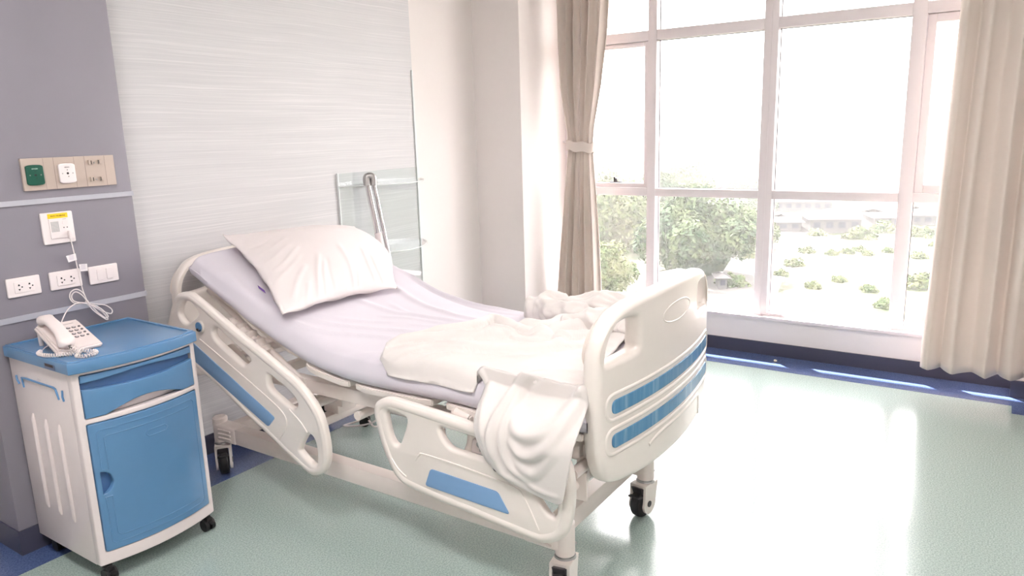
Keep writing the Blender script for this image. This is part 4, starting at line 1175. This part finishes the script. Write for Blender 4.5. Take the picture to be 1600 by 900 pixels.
# gas outlet panel
gp = thing('gas_outlet_panel', 'beige wall panel with green oxygen outlet and white suction outlet', 'gas outlet panel', (1.46, PF, 1.44))
rplate(1.291, 1.636, 1.384, 1.503, .001, .012, PF, beigepl, 'plate', gp, .001)
for x, w_ in ((1.405, .0008), (1.520, .0008), (1.368, .0005), (1.480, .0005), (1.598, .0005)):
    bm = B(); box(bm, x-w_, x+w_, PF-.0126, PF-.0118, 1.385, 1.502); build('joint', bm, mat('joint_line', hexc(150, 136, 128), .6), gp, 0)
def bulge(cx, cz, w, h, r):
    o = []
    for (sx, sz) in ((-1, -1), (1, -1), (1, 1), (-1, 1)): pass
    pts = [(cx-w, cz-h*.86), (cx-w*.7, cz-h*.97), (cx, cz-h), (cx+w*.7, cz-h*.97), (cx+w, cz-h*.86), (cx+w, cz+h*.86), (cx+w*.7, cz+h*.97), (cx, cz+h), (cx-w*.7, cz+h*.97), (cx-w, cz+h*.86)]
    return fillet(pts, .004, 3)
for cx, m_, tx, tm, nm_ in ((1.3315, greenpl, 'OXYGEN', whiteink, 'oxygen_outlet'), (1.4465, whitepl, 'MEDVAC', inkm, 'vacuum_outlet')):
    bm = slab(bulge(cx, 1.441, .0305, .038, .004), [], .010, .003, None, 2); mapv(bm, lambda a, b, n: (a, PF-.017-n, b)); o = build(nm_, bm, m_, gp, 40)
    y0 = PF-.0222; M4 = Matrix(((1, 0, 0, cx), (0, 0, -1, y0-.0003), (0, 1, 0, 1.464), (0, 0, 0, 1)))
    text(tx, .0052 if tx == 'OXYGEN' else .0046, M4, tm, 'lettering', o)
    bm = B(); cyl(bm, (cx, y0-.0008, 1.441), (cx, y0+.001, 1.441), .0042, 16); cyl(bm, (cx, y0-.0006, 1.454), (cx, y0, 1.454), .0018, 10); cyl(bm, (cx+.002, y0-.0006, 1.429), (cx+.002, y0, 1.429), .0018, 10)
    build('port', bm, black, o)
    bm = B()
    for s in (-1, 1): cyl(bm, (cx+s*.019, y0-.0008, 1.441), (cx+s*.019, y0, 1.441), .0024, 10)
    build('screw', bm, steel, o)
for cz, k in ((1.478, 0), (1.412, 1)):
    cx = 1.557
    for s in (-1, 1):
        bm = B(); x = cx+s*.019; box(bm, x-.006, x+.006, PF-.020, PF-.012, cz-.009, cz+.009, .0015); o = build('bracket', bm, beigepl, gp)
        bm = B(); box(bm, x-.002-s*.004, x+.001-s*.004, PF-.0205, PF-.0195, cz-.007, cz+.007); build('slot', bm, black, o, 0)
    bm = B(); cyl(bm, (cx, PF-.014, cz-.002), (cx, PF-.0118, cz-.002), .0032, 14); build('screw', bm, steel, gp)
# nurse-call intercom
ic = thing('nurse_call_unit', 'square white intercom plate with yellow label on the grey panel', 'intercom', (1.385, PF, 1.236))
rplate(1.329, 1.446, 1.176, 1.297, .006, .010, PF, whitepl, 'plate', ic, .003)
rplate(1.355, 1.428, 1.197, 1.272, .001, .004, PF-.010, whitepl, 'face', ic, .001)
rplate(1.354, 1.427, 1.2735, 1.292, .0005, .0012, PF-.010, yellowm, 'label', ic, .0003)
text('30-FN. NC208-216', .0068, Matrix(((1, 0, 0, 1.3905), (0, 0, -1, PF-.0115), (0, 1, 0, 1.2828), (0, 0, 0, 1))), inkm, 'lettering', ic)
bm = B()
for k in range(7): box(bm, 1.361+k*.0042, 1.3628+k*.0042, PF-.0146, PF-.0138, 1.222, 1.262)
build('speaker_grille', bm, mat('grille_grey', hexc(150, 156, 156), .5), ic, 0)
bm = B(); cyl(bm, (1.412, PF-.0152, 1.255), (1.412, PF-.0138, 1.255), .010, 24); build('call_button', bm, whitepl, ic)
bm = B(); box(bm, 1.405, 1.418, PF-.0146, PF-.0138, 1.268, 1.269); build('print', bm, keym, ic, 0)
for x in (1.406, 1.418):
    bm = B(); cyl(bm, (x, PF-.0146, 1.236), (x, PF-.0138, 1.236), .0022, 12); build('jack_hole', bm, black, ic)
bm = B(); box(bm, 1.414, 1.430, PF-.030, PF-.014, 1.192, 1.222, .003); build('plug', bm, whitepl, lc_)

# tiny pebble of debris on the blue strip
bm = B(); bmesh.ops.create_icosphere(bm, subdivisions=2, radius=.009); 
for v in bm.verts: v.co = Vector((4.87, 1.18, .008))+Vector((v.co.x*1.1, v.co.y*1.3, v.co.z*.8))*(1+.3*noise.noise(v.co*90))
cr2 = build('paper_scrap', bm, mat('scrap', hexc(232, 226, 200), .8)); tag(cr2, 'tiny crumpled scrap lying on the blue floor strip below the window', 'paper scrap')

# ------------------------------------------------------------------ OUTSIDE
GZ = -15.0
def omat(name, c1, c2, scale=.3, rough=.9, det=6):
    m = bpy.data.materials.new(name); m.use_nodes = True; n = m.node_tree.nodes; l = m.node_tree.links
    b = n['Principled BSDF']; tc = n.new('ShaderNodeTexCoord'); ns = n.new('ShaderNodeTexNoise'); ns.inputs['Scale'].default_value = scale; ns.inputs['Detail'].default_value = det
    l.new(tc.outputs['Object'], ns.inputs['Vector']); r = n.new('ShaderNodeValToRGB'); e = r.color_ramp.elements
    e[0].position = .4; e[0].color = c1; e[1].position = .6; e[1].color = c2
    l.new(ns.outputs['Fac'], r.inputs[0]); l.new(r.outputs[0], b.inputs['Base Color']); b.inputs['Roughness'].default_value = rough
    b.inputs['Specular IOR Level'].default_value = .1
    return m
K = 1.0
fieldm = omat('dry_field', (.022, .030, .014, 1), (.046, .041, .030, 1), .22)
roadm = omat('pale_road', (.055, .052, .05, 1), (.07, .066, .062, 1), .2)
leafA = omat('leaf_a', (.020, .036, .018, 1), (.046, .060, .026, 1), .8)
leafB = omat('leaf_b', (.032, .050, .018, 1), (.068, .076, .034, 1), .8)
barkm = omat('bark', (.05, .042, .038, 1), (.07, .06, .055, 1), 3)
roofm = omat('pale_roof', (.05, .047, .047, 1), (.065, .06, .06, 1), .5)
roofp = omat('pinkish_roof', (.030, .025, .026, 1), (.038, .032, .033, 1), .5)
hwallm = omat('house_wall', (.035, .034, .034, 1), (.045, .043, .043, 1), .5)
hwin = omat('house_window', (.008, .01, .018, 1), (.016, .018, .028, 1), 1)
hillm = omat('far_hill', (.03, .029, .03, 1), (.04, .038, .04, 1), .004)
bm = B(); n = 40; G = []
for i in range(n+1):
    row = []
    for j in range(n+1):
        x = 6+i/n*900; y = -500+j/n*1100; row.append(bm.verts.new((x, y, GZ)))
    G.append(row)
grid_faces(bm, G); g = build('ground_outside', bm, fieldm); g['kind'] = 'structure'
def gp_(px, py, z=GZ): p = _on(px, py, 2, z); return (float(p[0]), float(p[1]))
# pale road running away
rd = [gp_(1120, 520), gp_(1150, 450), gp_(1185, 410), gp_(1230, 385), gp_(1260, 350)]
rd = samp(catmull(rd, 8), 40); bm = B(); row = []
for i in range(40):
    t = rd[min(39, i+1)]-rd[max(0, i-1)]; t /= np.linalg.norm(t); nn_ = np.array([-t[1], t[0]]); w = 4.2
    row.append([bm.verts.new((*(rd[i]+nn_*w*s), GZ+.04)) for s in (-1, 1)])
for a, b in zip(row[:-1], row[1:]): bm.faces.new((a[0], a[1], b[1], b[0]))
r_o = build('road', bm, roadm); r_o['kind'] = 'structure'
# foliage
def leafmesh(name, R, n, leaf, seed, squash=.8, clumps=26):
    rnd = random.Random(seed); vs, fs = [], []
    cs = []
    for _ in range(clumps):
        a = rnd.uniform(0, 2*PI); ph_ = math.acos(rnd.uniform(-.35, 1)); rr = R*rnd.uniform(.45, .8)
        cs.append((Vector((math.sin(ph_)*math.cos(a)*rr, math.sin(ph_)*math.sin(a)*rr, math.cos(ph_)*rr*squash)), R*rnd.uniform(.24, .42)))
    for k_ in range(n):
        c, r = cs[rnd.randrange(clumps)]
        d = Vector((rnd.gauss(0, 1), rnd.gauss(0, 1), rnd.gauss(.25, 1))).normalized()
        p = c+d*r*rnd.uniform(.75, 1.05)
        nrm_ = (d+Vector((rnd.gauss(0, .5), rnd.gauss(0, .5), rnd.gauss(.3, .5)))).normalized()
        u = nrm_.orthogonal().normalized(); u.rotate(Matrix.Rotation(rnd.uniform(0, 6.28), 3, nrm_)); w = nrm_.cross(u); s = leaf*rnd.uniform(.6, 1.3)
        i = len(vs); vs += [p-u*s, p-w*s*.5, p+u*s, p+w*s*.5+nrm_*s*.2]; fs.append((i, i+1, i+2, i+3))
    me = bpy.data.meshes.new(name); me.from_pydata([tuple(v) for v in vs], [], fs); return me
def blobmesh(name, R, seed, squash):
    bm = B(); bmesh.ops.create_icosphere(bm, subdivisions=4, radius=R*.55)
    for v in bm.verts:
        f = 1+.35*noise.noise(v.co*(1.6/R)+Vector((seed, 0, 0)))+.15*noise.noise(v.co*(5/R)); v.co = v.co*f; v.co.z *= squash
    me = bpy.data.meshes.new(name); bm.to_mesh(me); bm.free(); return me
def make_tree(R, H, seed, m, leafn, leaf, label, loc, cat='tree', group='trees outside the window', name='tree'):
    t = thing(name, label, cat, (loc[0], loc[1], GZ), group)
    fm = leafmesh('foliage', R, leafn, leaf, seed)
    bb = bmesh.new(); bb.from_mesh(fm); bb.from_mesh(blobmesh('core', R, seed, .8)); 
    f = build('foliage', bb, m, None, 0); f.parent = t; f.location = (0, 0, H)
    bm = B(); tube(bm, [(0, 0, -.3), (.1, 0, H*.5), (0, .1, H)], [R*.09, R*.06, R*.03], 8)
    for k_ in range(5):
        a = k_*1.3; tube(bm, [(0, 0, H*.45), (math.cos(a)*R*.3, math.sin(a)*R*.3, H*.8), (math.cos(a)*R*.5, math.sin(a)*R*.5, H*1.05)], [R*.04, R*.03, R*.015], 6)
    s = build('trunk', bm, barkm, None, 60); s.parent = t
    return t
def place(px, py, dist):
    """point on the sight line at horizontal distance dist"""
    d = _ray(px, py); t = dist/math.hypot(d[0], d[1]); p = CAM+t*d; return p
T1 = make_tree(3.4, 4.6, 11, leafA, 15000, .15, 'big rounded green tree behind the left window bars, nearest the curtain', (0, 0))
T2 = make_tree(3.2, 4.4, 23, leafB, 15000, .15, 'yellow-green bushy tree behind the middle window pane', (0, 0))
TL = [(T1, 1095, 380, 86, 2.1, 'large dark green tree behind the middle pane, above the shed roof'), (T2, 965, 384, 106, 2.4, 'tall pale green tree seen beside the left curtain'),
      (T1, 1022, 380, 130, 2.2, 'green tree behind the first window bar, between two larger crowns'), (T2, 1158, 392, 104, 1.45, 'rounded yellow-green tree at the right of the big dark tree'),
      (T2, 935, 432, 66, 1.1, 'low leafy tree at the far left of the view, touching the curtain'), (T1, 1184, 350, 142, 1.0, 'small green tree next to the second window bar'),
      (T1, 948, 358, 158, 2.0, 'far green tree top below the window latch'), (T2, 1068, 352, 165, 2.2, 'pale tree top rising behind the large dark green tree'), (T1, 1160, 330, 190, 1.3, 'small pale tree far behind the house')]
used = set()
for src, px, py, dist, sc, lab in TL:
    p = place(px, py, dist)
    if src.name not in used: t = src; used.add(src.name)
    else: t = copy_tree(src)
    f = [c for c in t.children if c.name.startswith('foliage')][0]; tr = [c for c in t.children if c.name.startswith('trunk')][0]
    t['label'] = lab; t.location = (p[0], p[1], GZ); t.rotation_euler = (0, 0, random.uniform(0, 6)); t.scale = (sc, sc, sc)
    hz = (p[2]-GZ)/sc; f.location = (0, 0, max(1.2, hz)); tr.scale = (1, 1, max(1.2, hz)/(4.6 if src is T1 else 4.4))
# bushes scattered over the field
bsh = thing('bush', 'x', 'bush', (0, 0, GZ), 'bushes in the dry field')
bb = bmesh.new(); bb.from_mesh(leafmesh('b', 1.2, 900, .17, 5, .6, 12)); bb.from_mesh(blobmesh('c', 1.0, 3, .6)); f = build('foliage', bb, leafB, None, 0); f.parent = bsh
bm = B()
for k_ in range(4): tube(bm, [(0, 0, -.2), (math.cos(k_*1.6)*.4, math.sin(k_*1.6)*.4, .5)], [.06, .02], 6)
s = build('stem', bm, barkm, None, 0); s.parent = bsh
BU = [(1145, 446, 1.4), (1240, 415, 1.0), (1275, 368, 1.1), (1300, 398, .7), (1325, 396, .7), (1342, 392, .7), (1355, 399, .6), (1388, 394, .7), (1345, 372, 1.9), (1380, 362, 1.8), (1270, 450, .7), (1358, 455, .7), (1440, 448, 1.6), (1435, 403, .8), (1430, 368, 1.5), (1450, 370, 1.6), (1260, 395, .9), (1310, 440, .6), (1385, 480, .9), (1465, 385, .8), (1220, 430, .7), (1175, 402, 1.3)]
for i, (px, py, sc) in enumerate(BU):
    x, y = gp_(px, py); d_ = math.hypot(x, y); t = bsh if i == 0 else copy_tree(bsh)
    t.location = (x, y, GZ+.1); sc2 = sc*1.1; t.scale = (sc2, sc2, sc2*.9); t.rotation_euler = (0, 0, i*1.7)
    side = 'left' if px < 1200 else ('middle' if px < 1400 else 'right')
    t['label'] = 'small green bush in the dry field seen through the window'
for q in [o for o in bpy.data.objects if o.name.split('.')[0] == 'bush']: q['label'] = 'small green bush in the dry field seen through the window'
# houses
def house(name, label, px0, px1, pyb, h, depth, roofh, wm, rm, nw, group, over=.5, dist_y=None, flat=False):
    a = np.array(gp_(px0, pyb)); b = np.array(gp_(px1, pyb)); 
    if dist_y is not None:
        pa, pb_ = place(px0, pyb, dist_y), place(px1, pyb, dist_y); a, b = pa[:2], pb_[:2]
    t = b-a; L = np.linalg.norm(t); t = t/L; nrm_ = np.array([-t[1], t[0]])
    if nrm_@a < 0: nrm_ = -nrm_
    c = (a+b)/2+nrm_*depth/2
    root = thing(name, label, 'building', (c[0], c[1], GZ), group)
    P3 = lambda u, w, z: (a[0]+t[0]*u+nrm_[0]*w, a[1]+t[1]*u+nrm_[1]*w, z)
    def bx(bm, u0, u1, w0, w1, z0, z1):
        v = [bm.verts.new(P3(u, w, z)) for z in (z0, z1) for (u, w) in ((u0, w0), (u1, w0), (u1, w1), (u0, w1))]
        for q in ((0, 3, 2, 1), (4, 5, 6, 7), (0, 1, 5, 4), (1, 2, 6, 5), (2, 3, 7, 6), (3, 0, 4, 7)): bm.faces.new([v[i] for i in q])
    bm = B(); bx(bm, 0, L, 0, depth, GZ-.2, GZ+h); build('wall', bm, wm, root, 0)
    bm = B()
    if flat: bx(bm, -over, L+over, -over, depth+over, GZ+h, GZ+h+.25)
    else:
        o = over; z0, z1 = GZ+h, GZ+h+roofh
        v = [bm.verts.new(P3(*q)) for q in ((-o, -o, z0), (L+o, -o, z0), (L+o, depth+o, z0), (-o, depth+o, z0), (depth*.4, depth/2, z1), (L-depth*.4, depth/2, z1))]
        for q in ((0, 1, 5, 4), (1, 2, 5), (2, 3, 4, 5), (3, 0, 4), (0, 3, 2, 1)): bm.faces.new([v[i] for i in q])
    build('roof', bm, rm, root, 0)
    for k_ in range(nw):
        u = L*(k_+.5)/nw; w = L/nw*.28; bm = B(); bx(bm, u-w, u+w, -.06, .02, GZ+h*.35, GZ+h*.8); build('window', bm, hwin, root, 0)
    return root
house('house', 'pale house with grey roof beyond the trees, left of the second window bar', 1146, 1186, 374, 1.5, 6, 1.3, hwallm, roofp, 3, None)
house('long_house', 'long low building with pinkish roof beyond the field', 1266, 1345, 364, 2.1, 8, 1.2, hwallm, roofp, 4, None)
house('low_house', 'low pale building left of the long building', 1214, 1252, 362, 1.5, 7, .9, hwallm, roofm, 2, None)
house('low_house', 'low pale building right of the long building, behind the third bar', 1366, 1408, 356, 1.6, 8, 1.0, hwallm, roofm, 3, None)
house('low_house', 'white low building near the right curtain', 1424, 1475, 352, 1.6, 8, 1.0, hwallm, roofm, 3, None)
house('long_house', 'long far white shed behind the row of houses', 1210, 1300, 330, 1.8, 12, 1.2, hwallm, roofm, 6, None)
house('shed', 'white-roofed shed under the trees behind the footboard', 1042, 1085, 462, 1.7, 3.0, .8, hwallm, roofm, 2, None, over=.7)
house('shed', 'small hut with pale roof right of the shed', 1122, 1136, 452, 1.2, 2.0, .5, hwallm, roofm, 1, None, over=.4)
for i, (a, b, d_, h) in enumerate(((1046, 1066, 176, 3.8), (1076, 1106, 196, 4.6), (1112, 1130, 184, 3.2))):
    house('apartment_block', ['pale far block above the trees, first from the left', 'widest pale far block above the trees', 'low far block above the trees, near the second bar'][i], a, b, 280, h, 12, 1, hillm, hillm, 3, None, dist_y=d_, flat=True)
# low hills on the skyline
def hill(px0, px1, dist, h, label, seed):
    pa, pb_ = place(px0, 200, dist), place(px1, 200, dist); bm = B(); N = 40; f_, bk_ = [], []
    out = []
    for k_ in range(N+1):
        t = k_/N; p = pa*(1-t)+pb_*t; hh_ = GZ+h*math.sin(PI*t)**.7*(1+.25*noise.noise(Vector((t*5, seed, 0))))
        dr_ = np.array([p[0], p[1]])/np.hypot(p[0], p[1])
        out.append([bm.verts.new((p[0]+dr_[0]*s*h*2.5, p[1]+dr_[1]*s*h*2.5, GZ-1+(hh_-GZ+1)*math.cos(s*PI/2)**1.0)) for s in (-1, -.6, -.3, 0, .3, .6, 1)])
    grid_faces(bm, out); o = build('hill', bm, hillm, None, 180); o['kind'] = 'structure'
hill(1280, 1560, 700, 26, 'x', 1); hill(1150, 1420, 760, 14, 'x', 2); hill(880, 1150, 800, 14, 'x', 5)
# umbrella-like small dark thing and washing by the shed
x, y = gp_(1062, 470); fig = B(); bmesh.ops.create_icosphere(fig, subdivisions=2, radius=.45, matrix=Matrix.Translation((x, y, GZ+.45)))
o = build('red_drum', fig, mat('red_drum', (.16, .05, .05, 1), .5)); tag(o, 'small red round object beside the shed outside', 'drum')

# the haze over the land outside
hm = bpy.data.materials.new('haze'); hm.use_nodes = True; n_ = hm.node_tree.nodes; n_.remove(n_['Principled BSDF'])
vs_ = n_.new('ShaderNodeVolumeScatter'); vs_.inputs['Color'].default_value = (1, .985, .98, 1); vs_.inputs['Density'].default_value = .00055; vs_.inputs['Anisotropy'].default_value = 0
hm.node_tree.links.new(vs_.outputs[0], n_['Material Output'].inputs['Volume'])
hz_ = boxn('haze', 14, 880, -420, 520, GZ-3, 26, hm); hz_['kind'] = 'stuff'; tag(hz_, 'white summer haze over the land outside the window', 'haze')

# ------------------------------------------------------------------ light
w = bpy.data.worlds.new('world'); S.world = w; w.use_nodes = True
bg = w.node_tree.nodes['Background']; bg.inputs[0].default_value = (1, .958, .952, 1); bg.inputs[1].default_value = 10.0
sun = bpy.data.lights.new('sun', 'SUN'); sun.energy = 45; sun.angle = math.radians(.6); sun.color = (1, .96, .9)
so = bpy.data.objects.new('sun', sun); COL.objects.link(so)
el = math.radians(48.6); az = math.radians(50)   # light comes from +x
dirv = Vector((-math.cos(el)*math.cos(az), -math.cos(el)*math.sin(az), -math.sin(el)))
so.rotation_euler = dirv.to_track_quat('-Z', 'Y').to_euler()

S.view_settings.view_transform = 'Standard'; S.view_settings.look = 'None'; S.view_settings.gamma = 1; S.view_settings.exposure = .45
try: S.view_settings.use_curve_mapping = False
except Exception: pass
S.cycles.max_bounces = 8; S.cycles.diffuse_bounces = 5; S.cycles.glossy_bounces = 4; S.cycles.transparent_max_bounces = 12
S.cycles.sample_clamp_indirect = 8
